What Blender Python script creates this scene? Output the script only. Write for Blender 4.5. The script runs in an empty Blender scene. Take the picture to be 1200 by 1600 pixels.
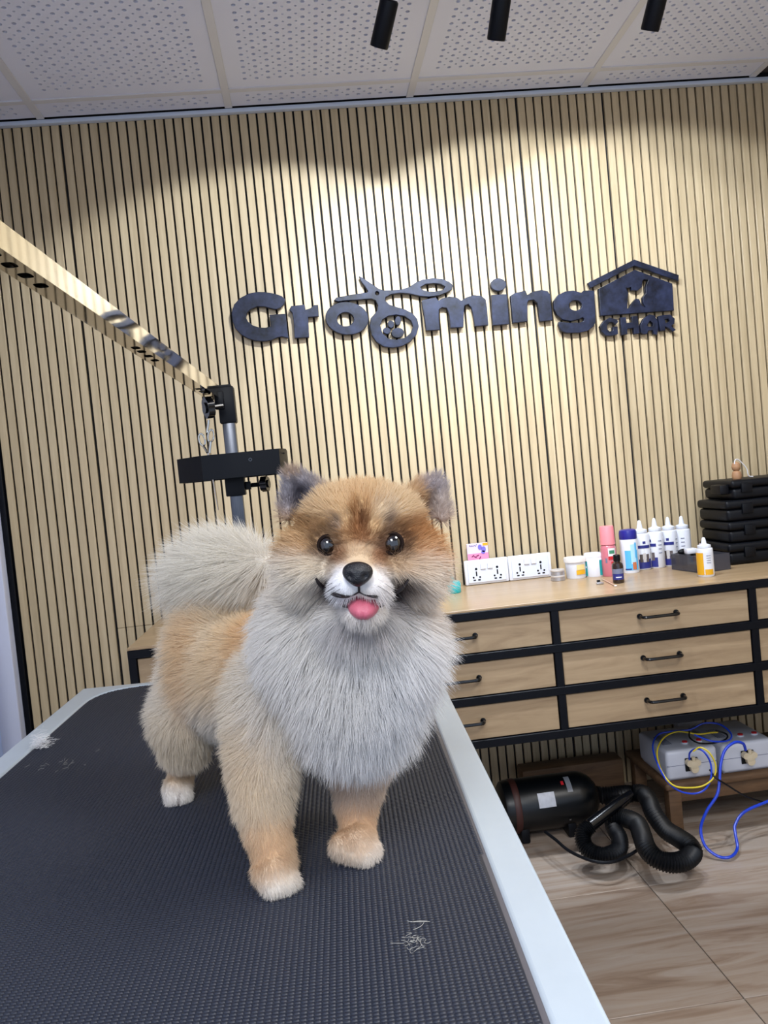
import bpy, bmesh, math, random
import numpy as np
from mathutils import Vector, Matrix
random.seed(7); rng = np.random.default_rng(11)
S = bpy.context.scene; COL = S.collection
# ------------------------------------------------------------ camera
F = 1300.0; YAW, PITCH, ROLL = .0857, -.0417, -.0982; EYE = 1.15
def cam_axes():
    cy, sy, cp, sp = math.cos(YAW), math.sin(YAW), math.cos(PITCH), math.sin(PITCH)
    f = np.array([sy*cp, cy*cp, sp]); r = np.array([cy, -sy, 0.]); u = np.cross(r, f)
    c, s = math.cos(ROLL), math.sin(ROLL)
    return c*r+s*u, -s*r+c*u, f
CR, CU, CF = cam_axes()
cam = bpy.data.cameras.new('camera'); camo = bpy.data.objects.new('camera', cam); COL.objects.link(camo)
cam.sensor_fit = 'VERTICAL'; cam.sensor_height = 36; cam.sensor_width = 27; cam.lens = F/1600*36
cam.clip_start = .02; cam.clip_end = 60
camo.matrix_world = Matrix(((CR[0], CU[0], -CF[0], 0), (CR[1], CU[1], -CF[1], 0), (CR[2], CU[2], -CF[2], EYE), (0, 0, 0, 1)))
S.camera = camo
# ------------------------------------------------------------ world, lights, exposure
S.view_settings.view_transform = 'Standard'; S.view_settings.look = 'None'
S.view_settings.gamma = 1; S.view_settings.use_curve_mapping = False
S.view_settings.exposure = 0.8
S.cycles.use_denoising = True
S.cycles.max_bounces = 8; S.cycles.diffuse_bounces = 3; S.cycles.glossy_bounces = 4; S.cycles.transparent_max_bounces = 8
w = bpy.data.worlds.new('world'); S.world = w; w.use_nodes = True
w.node_tree.nodes['Background'].inputs[0].default_value = (.62, .76, 1.0, 1)
w.node_tree.nodes['Background'].inputs[1].default_value = .80
def area(name, loc, rot, sx, sy, power, col):
    l = bpy.data.lights.new(name, 'AREA'); l.shape = 'RECTANGLE'; l.size = sx; l.size_y = sy; l.energy = power; l.color = col
    o = bpy.data.objects.new(name, l); COL.objects.link(o); o.location = loc; o.rotation_euler = rot; return o
area('ceiling_panel_light', (1.15, .35, 2.36), (0, 0, 0), .6, .6, 16, (1, .97, .93))
area('ceiling_panel_light', (-.25, -1.0, 2.36), (0, 0, 0), .6, 1.2, 36, (.95, .97, 1))
area('window_light', (-1.6, -.3, 1.5), (0, -1.35, 0), 1.6, 1.6, 34, (.55, .72, 1))
SPOTS = [(0, (-.02, 2.80, 1.31)), (0, (.78, 2.80, 1.41)), (0, (1.18, 2.80, 1.38))]
SPOW = [31, 31, 27]
def spot(p, q, power):
    l = bpy.data.lights.new('spot_beam', 'SPOT'); l.energy = power; l.spot_size = math.radians(100); l.spot_blend = .2
    l.shadow_soft_size = .018; l.color = (.82, .90, 1)
    o = bpy.data.objects.new('spot_beam', l); COL.objects.link(o)
    p = Vector(p); d = (Vector(q)-p).normalized(); o.location = p; o.rotation_euler = d.to_track_quat('-Z', 'Y').to_euler()
# ------------------------------------------------------------ pixel -> point (1200x1600 frame)
def ray(x, y): return CR*(x-600)/F - CU*(y-800)/F + CF
O3 = np.array([0, 0, EYE])
def P(x, y, d): return O3 + ray(x, y)*d
def onz(x, y, z): r = ray(x, y); return O3 + r*((z-EYE)/r[2])
def ony(x, y, Y): r = ray(x, y); return O3 + r*(Y/r[1])
# ------------------------------------------------------------ materials
def lin(c): return tuple(((v/255)/12.92 if v/255 <= .04045 else ((v/255+.055)/1.055)**2.4) for v in c)
MATS = {}
def mat(name, rgb, rough=.5, metal=0., noise=0., nscale=20., bump=0., bscale=60., spec=.5, alpha=1., trans=0., coat=0., stretch=(1, 1, 1), emis=0., rnd=0.):
    if name in MATS: return MATS[name]
    m = bpy.data.materials.new(name); m.use_nodes = True; nt = m.node_tree; b = nt.nodes['Principled BSDF']
    c = lin(rgb); b.inputs['Base Color'].default_value = (*c, 1)
    b.inputs['Roughness'].default_value = rough; b.inputs['Metallic'].default_value = metal
    b.inputs['Specular IOR Level'].default_value = spec; b.inputs['Coat Weight'].default_value = coat; b.inputs['Coat Roughness'].default_value = .15
    b.inputs['Transmission Weight'].default_value = trans; b.inputs['Alpha'].default_value = alpha
    if emis: b.inputs['Emission Color'].default_value = (*c, 1); b.inputs['Emission Strength'].default_value = emis
    if noise or bump:
        tc = nt.nodes.new('ShaderNodeTexCoord'); mp = nt.nodes.new('ShaderNodeMapping'); mp.inputs['Scale'].default_value = stretch
        nt.links.new(tc.outputs['Object'], mp.inputs[0])
        vec = mp.outputs[0]
        if rnd:
            oi = nt.nodes.new('ShaderNodeObjectInfo'); ad = nt.nodes.new('ShaderNodeVectorMath'); ad.operation = 'ADD'
            mu = nt.nodes.new('ShaderNodeMath'); mu.operation = 'MULTIPLY'; mu.inputs[1].default_value = 37.
            nt.links.new(oi.outputs['Random'], mu.inputs[0]); nt.links.new(mp.outputs[0], ad.inputs[0]); nt.links.new(mu.outputs[0], ad.inputs[1]); vec = ad.outputs[0]
    if noise:
        n = nt.nodes.new('ShaderNodeTexNoise'); n.inputs['Scale'].default_value = nscale; n.inputs['Detail'].default_value = 6; n.inputs['Roughness'].default_value = .6
        nt.links.new(vec, n.inputs['Vector'])
        r = nt.nodes.new('ShaderNodeValToRGB'); e = r.color_ramp.elements
        e[0].position = .3; e[1].position = .7
        e[0].color = (*[v*(1-noise) for v in c], 1); e[1].color = (*[min(1, v*(1+noise*.7)) for v in c], 1)
        nt.links.new(n.outputs['Fac'], r.inputs[0]); out = r.outputs[0]
        if rnd:
            hs = nt.nodes.new('ShaderNodeHueSaturation'); mr = nt.nodes.new('ShaderNodeMapRange'); mr.inputs[3].default_value = 1-rnd; mr.inputs[4].default_value = 1+rnd
            nt.links.new(oi.outputs['Random'], mr.inputs[0]); nt.links.new(mr.outputs[0], hs.inputs['Value']); nt.links.new(out, hs.inputs['Color']); out = hs.outputs[0]
        nt.links.new(out, b.inputs['Base Color'])
    if bump:
        n2 = nt.nodes.new('ShaderNodeTexNoise'); n2.inputs['Scale'].default_value = bscale; n2.inputs['Detail'].default_value = 4
        nt.links.new(vec, n2.inputs['Vector'])
        bp = nt.nodes.new('ShaderNodeBump'); bp.inputs['Strength'].default_value = bump; bp.inputs['Distance'].default_value = .002
        nt.links.new(n2.outputs['Fac'], bp.inputs['Height']); nt.links.new(bp.outputs[0], b.inputs['Normal'])
    MATS[name] = m; return m
def wood(name, stops, stretch, scale=3., rough=.45, dist=1.2, rnd=.0, spec=.4):
    m = bpy.data.materials.new(name); m.use_nodes = True; nt = m.node_tree; b = nt.nodes['Principled BSDF']
    tc = nt.nodes.new('ShaderNodeTexCoord'); mp = nt.nodes.new('ShaderNodeMapping'); mp.inputs['Scale'].default_value = stretch
    oi = nt.nodes.new('ShaderNodeObjectInfo'); mu = nt.nodes.new('ShaderNodeMath'); mu.operation = 'MULTIPLY'; mu.inputs[1].default_value = 53.
    ad = nt.nodes.new('ShaderNodeVectorMath'); ad.operation = 'ADD'
    n = nt.nodes.new('ShaderNodeTexNoise'); n.inputs['Scale'].default_value = scale; n.inputs['Detail'].default_value = 8; n.inputs['Roughness'].default_value = .62; n.inputs['Distortion'].default_value = dist
    r = nt.nodes.new('ShaderNodeValToRGB'); el = r.color_ramp.elements
    for k, (p, c) in enumerate(stops):
        e = el[k] if k < 2 else el.new(p)
        e.position = p; e.color = (*lin(c), 1)
    hs = nt.nodes.new('ShaderNodeHueSaturation'); mr = nt.nodes.new('ShaderNodeMapRange'); mr.inputs[3].default_value = 1-rnd; mr.inputs[4].default_value = 1+rnd
    L = nt.links.new
    L(tc.outputs['Object'], mp.inputs[0]); L(oi.outputs['Random'], mu.inputs[0]); L(mp.outputs[0], ad.inputs[0]); L(mu.outputs[0], ad.inputs[1])
    L(ad.outputs[0], n.inputs['Vector']); L(n.outputs['Fac'], r.inputs[0]); L(r.outputs[0], hs.inputs['Color']); L(oi.outputs['Random'], mr.inputs[0]); L(mr.outputs[0], hs.inputs['Value'])
    L(hs.outputs[0], b.inputs['Base Color']); b.inputs['Roughness'].default_value = rough; b.inputs['Specular IOR Level'].default_value = spec
    MATS[name] = m; return m
M_slat = wood('slat_oak', [(.25, (174, 154, 121)), (.75, (203, 184, 150)), (.5, (190, 170, 136))], (26, 26, 1.1), 2.2, .36, .4, .045, .5)
M_back = mat('slat_backing', (16, 15, 18), .8)
M_drawer = wood('drawer_oak', [(.2, (132, 110, 86)), (.8, (182, 160, 130)), (.45, (158, 135, 106)), (.62, (170, 147, 117))], (1.2, 10, 12), 2.0, .42, 1.4, .03)
M_top = wood('worktop_oak', [(.2, (150, 123, 92)), (.8, (184, 159, 126)), (.5, (168, 142, 109))], (1.3, 14, 10), 2.0, .3, .8, 0)
M_tile = wood('floor_tile_wood', [(.2, (118, 100, 88)), (.82, (186, 174, 164)), (.38, (146, 126, 110)), (.5, (164, 148, 134)), (.66, (172, 160, 150))], (.9, 8, 8), 2.4, .3, 1.5, .06, .5)
M_stool = wood('stool_wood', [(.2, (66, 47, 32)), (.8, (118, 90, 64))], (2, 14, 14), 2.5, .6, 1, 0)
M_grout = mat('grout', (112, 100, 92), .8)
M_ceil = mat('ceiling_board', (216, 221, 240), .85, bump=.15, bscale=300)
M_hole = mat('ceiling_void', (96, 90, 88), .9)
M_bar = mat('ceiling_grid_bar', (206, 208, 216), .5)
M_trim = mat('white_trim', (196, 206, 222), .5)
M_wallw = mat('white_plaster', (205, 208, 226), .7, noise=.03, nscale=3)
M_wallc = mat('cream_plaster', (190, 176, 150), .8, noise=.03, nscale=3)
M_blk = mat('black_powder_coat', (6, 9, 17), .4, spec=.18, bump=.05, bscale=400)
M_blkp = mat('black_plastic', (8, 10, 16), .45, spec=.22, bump=.08, bscale=500)
M_blkg = mat('black_gloss', (7, 8, 12), .2)
M_sign = mat('dark_acrylic', (29, 34, 54), .42, noise=.85, nscale=24, spec=.25, bump=.15, bscale=30)
M_signe = mat('dark_acrylic_edge', (24, 26, 38), .4)
M_chrome = mat('polished_steel', (205, 200, 190), .045, 1.)
M_steel = mat('brushed_steel', (84, 86, 92), .3, 1., noise=.2, nscale=40, stretch=(20, 20, 1))
M_rail = mat('white_rail', (180, 192, 203), .3, noise=.05, nscale=9)
M_lip = mat('grey_lip', (92, 90, 96), .5)
M_mat = mat('rubber_mat', (30, 36, 50), .45, spec=.5)
M_wp = mat('white_plastic', (226, 228, 236), .3)
M_wp2 = mat('stabiliser_plastic', (196, 200, 212), .32, noise=.05, nscale=12)
M_cream = mat('cream_plastic', (206, 192, 164), .4)
M_blue = mat('blue_wire', (22, 60, 190), .35)
M_yel = mat('yellow_wire', (208, 186, 40), .4)
M_red = mat('red_plastic', (190, 30, 40), .4)
M_navy = mat('navy_print', (40, 46, 120), .35)
M_txt = mat('grey_print', (110, 116, 140), .5)
M_gold = mat('golden_yellow', (226, 168, 30), .4)
M_teal = mat('teal_print', (24, 158, 160), .4)
M_tealp = mat('teal_plastic', (24, 176, 182), .25, coat=.4)
M_pink = mat('pink_plastic', (238, 140, 148), .35)
M_pinkl = mat('pink_liquid', (226, 132, 146), .15, trans=.25)
M_sky = mat('sky_blue_print', (90, 180, 232), .35)
M_brown = mat('brown_glass', (38, 22, 18), .08, coat=.5)
M_orange = mat('orange_brown_print', (190, 110, 70), .5)
M_clear = mat('clear_plastic', (220, 222, 228), .08, trans=.85, alpha=.55)
M_smoke = mat('smoked_acrylic', (90, 90, 100), .08, trans=.4, alpha=.75)
M_alu = mat('silver_tin', (190, 190, 196), .3, .8)
M_wood2 = mat('figurine_wood', (168, 126, 92), .45, noise=.15, nscale=20, stretch=(1, 1, 4))
M_label = mat('foil_label', (200, 204, 214), .4, noise=.12, nscale=60)
M_dry = mat('dryer_shell', (5, 8, 12), .34, spec=.4)
M_hose = mat('hose_rubber', (7, 9, 13), .42, spec=.35)
M_brownr = mat('brown_grille', (60, 28, 24), .5)
# ------------------------------------------------------------ mesh helpers
def finish(name, me, m, parent=None, smooth=35, mats=None):
    for x in (mats or [m]): me.materials.append(x)
    if smooth:
        me.shade_smooth(); me.set_sharp_from_angle(angle=math.radians(smooth))
    o = bpy.data.objects.new(name, me); COL.objects.link(o)
    if parent is not None:
        o.parent = parent; o.matrix_parent_inverse = Matrix.Translation(-Vector(parent.location))
    return o
def tag(o, label=None, cat=None, group=None, kind=None):
    if label: o['label'] = label
    if cat: o['category'] = cat
    if group: o['group'] = group
    if kind: o['kind'] = kind
    return o
def thing(name, loc, label, cat, group=None):
    o = bpy.data.objects.new(name, None); COL.objects.link(o); o.location = loc; o.empty_display_size = .02
    return tag(o, label, cat, group)
class B:
    """collects shapes in world coordinates and links them as one mesh"""
    def __init__(s): s.bm = bmesh.new()
    def box(s, lo, hi, bev=0, seg=2, rot=None, mi=0):
        lo, hi = Vector(lo), Vector(hi); c = (lo+hi)/2; d = hi-lo
        g = bmesh.ops.create_cube(s.bm, size=1); vs = g['verts']
        for v in vs: v.co = Vector((v.co.x*d.x, v.co.y*d.y, v.co.z*d.z))
        fs = list({f for v in vs for f in v.link_faces})
        for f in fs: f.material_index = mi
        if bev:
            es = list({e for v in vs for e in v.link_edges})
            r = bmesh.ops.bevel(s.bm, geom=es, offset=bev, segments=seg, affect='EDGES', profile=.5)
            vs = list({v for f in r['faces'] for v in f.verts} | {v for v in vs if v.is_valid})
            for f in r['faces']: f.material_index = mi
        for v in vs:
            if rot is not None: v.co = rot @ v.co
            v.co += c
        return s
    def lathe(s, prof, base, axis=(0, 0, 1), n=24, squash=1., mi=0, a0=0, a1=2*math.pi, ref=None):
        ax = Vector(axis).normalized(); u = Vector(ref) if ref is not None else ax.orthogonal()
        u = (u-ax*u.dot(ax)).normalized(); v = ax.cross(u)
        base = Vector(base); full = abs(a1-a0-2*math.pi) < 1e-6; k = n if full else n+1; rows = []
        for (r, z) in prof:
            if r < 1e-7: rows.append([s.bm.verts.new(base+ax*z)])
            else: rows.append([s.bm.verts.new(base+ax*z+(u*math.cos(a0+(a1-a0)*i/n)+v*math.sin(a0+(a1-a0)*i/n)*squash)*r) for i in range(k)])
        for a, b in zip(rows, rows[1:]):
            for i in range(n):
                j = (i+1) % k
                q = [a[i] if len(a) > 1 else a[0], a[j] if len(a) > 1 else a[0], b[j] if len(b) > 1 else b[0], b[i] if len(b) > 1 else b[0]]
                q = list(dict.fromkeys(q))
                if len(q) > 2:
                    try: f = s.bm.faces.new(q); f.material_index = mi
                    except ValueError: pass
        return s
    def cyl(s, p, q, r, n=16, r2=None):
        p, q = Vector(p), Vector(q); L = (q-p).length; r2 = r if r2 is None else r2
        return s.lathe([(0, 0), (r, 0), (r2, L), (0, L)], p, q-p, n)
    def ball(s, c, r, sc=(1, 1, 1), n=16):
        c = Vector(c); g = bmesh.ops.create_uvsphere(s.bm, u_segments=n, v_segments=n//2+2, radius=r)
        for v in g['verts']: v.co = Vector((v.co.x*sc[0], v.co.y*sc[1], v.co.z*sc[2]))+c
        return s
    def tube(s, pts, r, n=8, sub=6, rf=None, closed=False):
        p = smooth_path(pts, sub, closed); m = len(p); rows = []; t0 = None; u = None
        for i in range(m):
            t = (p[(i+1) % m]-p[i-1]) if closed or 0 < i < m-1 else (p[1]-p[0] if i == 0 else p[-1]-p[-2])
            t.normalize()
            if u is None: u = t.orthogonal().normalized()
            else: u = (u-t*u.dot(t)).normalized()
            v = t.cross(u); rr = rf(i, m) if rf else r
            rows.append([s.bm.verts.new(p[i]+(u*math.cos(2*math.pi*k/n)+v*math.sin(2*math.pi*k/n))*rr) for k in range(n)])
        for i in range(m if closed else m-1):
            a, b = rows[i], rows[(i+1) % m]
            for k in range(n): s.bm.faces.new((a[k], a[(k+1) % n], b[(k+1) % n], b[k]))
        if not closed:
            s.bm.faces.new(rows[0][::-1]); s.bm.faces.new(rows[-1])
        return s
    def prism(s, poly, z0, z1, mapf):
        """closed prism from a 2D polygon; mapf(x, y, h) -> world"""
        a = [s.bm.verts.new(Vector(mapf(x, y, z0))) for x, y in poly]; b = [s.bm.verts.new(Vector(mapf(x, y, z1))) for x, y in poly]
        n = len(poly)
        for i in range(n): s.bm.faces.new((a[i], a[(i+1) % n], b[(i+1) % n], b[i]))
        s.bm.faces.new(a[::-1]); s.bm.faces.new(b)
        return s
    def out(s, name, m, parent=None, smooth=35, mats=None, norm=True):
        if norm: bmesh.ops.recalc_face_normals(s.bm, faces=s.bm.faces)
        me = bpy.data.meshes.new(name); s.bm.to_mesh(me); s.bm.free()
        return finish(name, me, m, parent, smooth, mats)
def smooth_path(pts, sub, closed=False):
    p = [Vector(q) for q in pts]; n = len(p)
    if sub <= 1 or n < 3: return p
    o = []
    for i in range(n if closed else n-1):
        a = p[i-1] if closed or i > 0 else p[0]*2-p[1]; b = p[i]; c = p[(i+1) % n]
        d = p[(i+2) % n] if closed or i+2 < n else p[-1]*2-p[-2]
        for k in range(sub):
            t = k/sub
            o.append(.5*((2*b)+(c-a)*t+(2*a-5*b+4*c-d)*t*t+(3*b-a-3*c+d)*t**3))
    if not closed: o.append(p[-1])
    return o
def rounded(poly, sub=3):
    """smooth closed 2D outline"""
    return [(v.x, v.y) for v in smooth_path([(x, y, 0) for x, y in poly], sub, True)]
def copyobj(o, parent=None):
    c = o.copy(); COL.objects.link(c); c.parent = parent
    return c
# ============================================================ SETTING
ZC = EYE+1.240; YW = 2.7965; XA = -.6795; PI = math.pi
XL, XR = -1.0, 1.95
# back wall: backing board and one slat per piece
wb = B().box((XL-.1, YW+.012, 0), (XR+.1, YW+.13, ZC+.1)).out('wall_back', M_back, smooth=0); tag(wb, kind='structure')
me = bpy.data.meshes.new('slat_board')
def slat_mesh(h):
    b = B(); b.box((-.0118, 0, 0), (.0118, .0125, h), .0012, 1)
    me = bpy.data.meshes.new('slat'); b.bm.to_mesh(me); b.bm.free(); me.materials.append(M_slat); return me
SEAM = {0: .0022, 50: .0020, 60: .0022}
zj = 0.0
zj = ony(205, 980, YW)[2]
sl_full, sl_low, sl_up = slat_mesh(ZC-.012), slat_mesh(zj-.001), slat_mesh(ZC-.012-zj-.001)
def put(me, x, z, name='slat'):
    o = bpy.data.objects.new(name, me); COL.objects.link(o); o.parent = wb; o.location = (x, YW, z)
for k in range(-10, 88):
    x = XA+.03*k+.015
    if k in SEAM: x += .0016
    if k+1 in SEAM: x -= .0010
    if x > XR-.02: break
    if 0 <= k < 10: put(sl_low, x, .001); put(sl_up, x, zj+.001)
    else: put(sl_full, x, .001)
# black edge trim of the slatted cladding, top angle, left white wall with door frame
tag(B().box((XL+.001, YW-.012, 0), (XA-.302, YW+.011, ZC-.012), .001).out('trim_1', M_blk), kind='structure')
tag(B().box((XL, YW-.022, ZC-.014), (XR, YW+.0, ZC-.001), .002).out('trim_2', M_trim), kind='structure')
wl = B().box((XL-.12, -.6, 0), (XL, 2.50, ZC+.1)).box((XL-.12, 2.50, 2.1), (XL, YW+.13, ZC+.1)).box((XL-.12, 2.73, 0), (XL, YW+.13, 2.1)).out('wall_left', M_wallw, smooth=0); tag(wl, kind='structure')
dr = B().box((XL-.09, 2.515, .005), (XL-.05, 2.715, 2.085), .003).out('door_1', mat('door_paint', (176, 192, 226), .4), smooth=0); tag(dr, kind='structure')
B().box((XL-.10, 2.50, 0), (XL+.012, 2.52, 2.1), .003).box((XL-.10, 2.71, 0), (XL+.012, 2.73, 2.1), .003).box((XL-.1, 2.50, 2.085), (XL+.012, 2.73, 2.11), .003).out('door_frame', M_wallw, dr)
tag(B().box((XR, -.6, 0), (XR+.1, YW+.13, ZC+.1)).out('wall_right', M_wallc, smooth=0), kind='structure')
# floor
fl = B().box((XL-.12, -1.6, -.08), (XR+.1, YW+.13, -.004)).out('floor', M_grout, smooth=0); tag(fl, kind='structure')
tx, ty, x0, y0 = .60, .487, .787, 2.108
tb = B(); tb.box((.0012, .0012, -.009), (tx-.0012, ty-.0012, 0), .0008, 1)
tme = bpy.data.meshes.new('floor_tile'); tb.bm.to_mesh(tme); tb.bm.free(); tme.materials.append(M_tile)
for i in range(-3, 2):
    for j in range(-7, 2):
        X, Y = x0+i*tx, y0+j*ty
        if X+tx > XR+.1 or Y+ty > YW+.3: continue
        o = bpy.data.objects.new('tile', tme); COL.objects.link(o); o.parent = fl; o.location = (X, Y, 0)
# ceiling: perforated boards in a metal grid
cl = B().box((XL-.12, -1.6, ZC+.028), (XR+.1, YW+.13, ZC+.12)).out('ceiling', M_hole, smooth=0); tag(cl, kind='structure')
PT = .594
def perforated(nx, ny, sx, sy, x0, y0, pitch, r1, r2, depth=.009):
    """board sx by sy, facing down, with a lattice of big and small round holes"""
    vs, fs = [], []
    def V(x, y, z): vs.append((x, y, z)); return len(vs)-1
    h = pitch/2
    xs = [x0+(i-.5)*h for i in range(2*nx)]; ys = [y0+(j-.5)*h for j in range(2*ny)]
    grid = {}
    for i, x in enumerate(xs):
        for j, y in enumerate(ys): grid[i, j] = V(x, y, 0)
    for i in range(2*nx-1):
        for j in range(2*ny-1):
            q = (grid[i, j], grid[i+1, j], grid[i+1, j+1], grid[i, j+1])
            r = r1 if i % 2 == 0 and j % 2 == 0 else r2 if i % 2 and j % 2 else 0
            if not r: fs.append(q); continue
            cx, cy = (xs[i]+xs[i+1])/2, (ys[j]+ys[j+1])/2
            ring = [V(cx+r*math.cos(PI*(k+.5)/4-PI), cy+r*math.sin(PI*(k+.5)/4-PI), 0) for k in range(8)]
            up = [V(vs[a][0], vs[a][1], depth) for a in ring]
            for c in range(4):
                a, b_ = ring[(2*c) % 8], ring[(2*c+1) % 8]
                fs.append((q[c], b_, a)); d = ring[(2*c+2) % 8]; fs.append((q[c], q[(c+1) % 4], d, b_))
            for k in range(8): fs.append((ring[k], ring[(k+1) % 8], up[(k+1) % 8], up[k]))
    X0, X1, Y0, Y1 = xs[0], xs[-1], ys[0], ys[-1]
    o = [V(0, 0, 0), V(sx, 0, 0), V(sx, sy, 0), V(0, sy, 0)]; n = [grid[0, 0], grid[2*nx-1, 0], grid[2*nx-1, 2*ny-1], grid[0, 2*ny-1]]
    for c in range(4): fs.append((o[c], o[(c+1) % 4], n[(c+1) % 4], n[c]))
    t = [V(0, 0, depth), V(sx, 0, depth), V(sx, sy, depth), V(0, sy, depth)]
    for c in range(4): fs.append((o[c], o[(c+1) % 4], t[(c+1) % 4], t[c]))
    me = bpy.data.meshes.new('ceiling_tile'); me.from_pydata(vs, [], fs); me.materials.append(M_ceil); return me
g = .012
full = perforated(14, 14, PT-2*g, PT-2*g, .0545, .0545, .0355, .0062, .0036)
yedge = ony(357, 158, YW)[1]
strip_h = .115
half = perforated(14, 2, PT-2*g, strip_h-g-.004, .0545, .030, .0355, .0062, .0036)
xj = -.7301; yj = YW-.022-strip_h
for i in range(-1, 5):
    for j in range(-1, 6):
        X = xj+i*PT+g; Y = yj-j*PT+g if j >= 0 else yj+g
        if j == 0: continue
        if X+PT > XR+.3: continue
        o = bpy.data.objects.new('tile', half if j < 0 else full); COL.objects.link(o); o.parent = cl; o.location = (X, Y, ZC+.003)
b = B()
for i in range(0, 5):
    X = xj+i*PT; o = B().box((X-g, -1.5, ZC-.001), (X+g, YW-.022, ZC+.010), .001, 1).out('grid_bar', M_bar, cl, smooth=0)
for j in range(0, 6):
    Y = yj-j*PT; o = B().box((XL, Y-g, ZC-.0005), (XR, Y+g, ZC+.0095), .001, 1).out('grid_bar', M_bar, cl, smooth=0)
b.bm.free()
c = B().tube([P(-15, 183, 2.72), P(30, 178, 2.7), P(60, 172, 2.66), P(110, 181, 2.7), P(170, 181, 2.72), P(230, 176, 2.74)], .003, 8).out('cable', mat('blue_grey_cable', (110, 126, 160), .5))
tag(c, 'thin grey-blue cable drooping along the ceiling edge above the slatted wall', 'cable')
# ============================================================ SIGN
def wallmap(dy):  # pixel on the sign's front plane
    return lambda x, y: ony(x, y, YW-dy)
def plate(name, outer, holes=(), m=M_sign, dy0=.006, dy1=.024, parent=None, label=None, off=(0, 0), sc=1.):
    cu = bpy.data.curves.new(name, 'CURVE'); cu.dimensions = '2D'; cu.fill_mode = 'BOTH'; cu.extrude = (dy1-dy0)/2-.0015; cu.bevel_depth = .0015; cu.bevel_resolution = 1; cu.offset = -.0012
    for poly in [outer]+list(holes):
        s = cu.splines.new('POLY'); s.points.add(len(poly)-1); s.use_cyclic_u = True
        for p, (x, y) in zip(s.points, poly):
            q = ony(off[0]+x/sc, off[1]+y/sc, YW-dy1); p.co = (q[0], q[2], 0, 1)
    o = bpy.data.objects.new('tmp', cu); COL.objects.link(o)
    dg = bpy.context.evaluated_depsgraph_get(); me = bpy.data.meshes.new_from_object(o.evaluated_get(dg)); bpy.data.objects.remove(o)
    yc = YW-(dy0+dy1)/2
    me.transform(Matrix(((1, 0, 0, 0), (0, 0, -1, yc), (0, 1, 0, 0), (0, 0, 0, 1))))
    o = finish(name, me, m, parent, 30)
    if label: o['label'] = label
    return o
def ell(cx, cy, rx, ry, rot=0, n=28):
    c, s = math.cos(rot), math.sin(rot)
    return [(cx+rx*math.cos(a)*c-ry*math.sin(a)*s, cy+rx*math.cos(a)*s+ry*math.sin(a)*c) for a in [2*PI*k/n for k in range(n)]]
q = ony(600, 490, YW-.024)
sg = thing('wall_sign', q, 'dark blue-black raised lettering reading Grooming with scissors crossing the double o', 'sign')
A, Bc, Cc, Dc = dict(off=(340, 430), sc=6., parent=sg), dict(off=(500, 420), sc=5.4545, parent=sg), dict(off=(640, 430), sc=5., parent=sg), dict(off=(850, 395), sc=5.4545, parent=sg)
plate('letter', [(665, 590), (655, 530), (648, 450), (635, 362), (487, 370), (490, 400), (500, 480), (450, 492), (390, 490), (330, 470), (285, 435), (265, 395), (275, 350), (310, 318), (370, 292), (440, 292), (500, 310), (545, 318), (590, 305), (625, 265), (632, 225), (600, 195), (530, 172), (440, 158), (370, 157), (290, 172), (210, 215), (155, 275), (132, 350), (140, 430), (165, 495), (215, 550), (280, 590), (350, 612), (430, 618), (500, 610), (555, 585), (600, 572), (640, 582)], label='capital letter G', **A)
plate('letter', [(672, 325), (690, 290), (815, 275), (825, 325), (870, 310), (905, 280), (942, 278), (948, 385), (848, 392), (858, 580), (722, 588), (712, 420), (700, 350)], label='letter r', **A)
plate('letter', ell(230, 421, 183, 139, .1, 36), [ell(217, 430, 72, 60)], label='letter o', **Bc)
plate('scissors_emblem', [(335, 62), (375, 85), (420, 115), (465, 145), (500, 170), (550, 185), (620, 182), (700, 175), (760, 155), (820, 115), (880, 90), (960, 80), (1040, 85), (1100, 110), (1135, 140), (1125, 175), (1080, 200), (1020, 225), (930, 238), (850, 230), (760, 210), (680, 205), (610, 215), (560, 240), (555, 270), (590, 305), (650, 325), (720, 345), (790, 380), (830, 430), (842, 490), (822, 560), (770, 620), (700, 658), (620, 672), (540, 660), (480, 620), (440, 560), (425, 490), (435, 420), (470, 380), (490, 350), (495, 310), (475, 270), (440, 255), (380, 258), (300, 265), (220, 270), (150, 278), (120, 268), (140, 245), (220, 230), (300, 215), (400, 202), (410, 190), (385, 150), (350, 105)],
      [[(855, 155), (900, 130), (970, 121), (1030, 130), (1068, 152), (1050, 180), (990, 194), (920, 194), (872, 180)], [(512, 480), (535, 430), (585, 400), (650, 390), (720, 402), (775, 440), (795, 490), (775, 545), (725, 588), (650, 606), (580, 595), (532, 550)], ell(487, 208, 17, 17, 0, 14)], label='scissors shape whose ring is the second letter o', **Bc)
for e in ((605, 472, 27, 32, -.3), (665, 442, 26, 38, .1), (570, 527, 32, 27, .3), (663, 545, 54, 42, -.1)): plate('paw_pad', ell(*e, 18), **Bc)
plate('letter', [(95, 200), (120, 190), (205, 172), (225, 200), (260, 180), (310, 167), (370, 175), (405, 200), (440, 175), (500, 155), (560, 160), (595, 190), (605, 260), (615, 390), (510, 398), (500, 320), (485, 255), (460, 225), (430, 235), (425, 270), (420, 405), (320, 410), (310, 300), (290, 255), (255, 250), (230, 265), (228, 330), (235, 425), (130, 432), (115, 320), (100, 240)], label='letter m', **Cc)
plate('letter', [(640, 155), (760, 148), (770, 260), (778, 380), (650, 392), (645, 280)], label='stem of letter i', **Cc)
plate('letter_dot', ell(695, 73, 60, 49), label='dot of letter i', **Cc)
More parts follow.
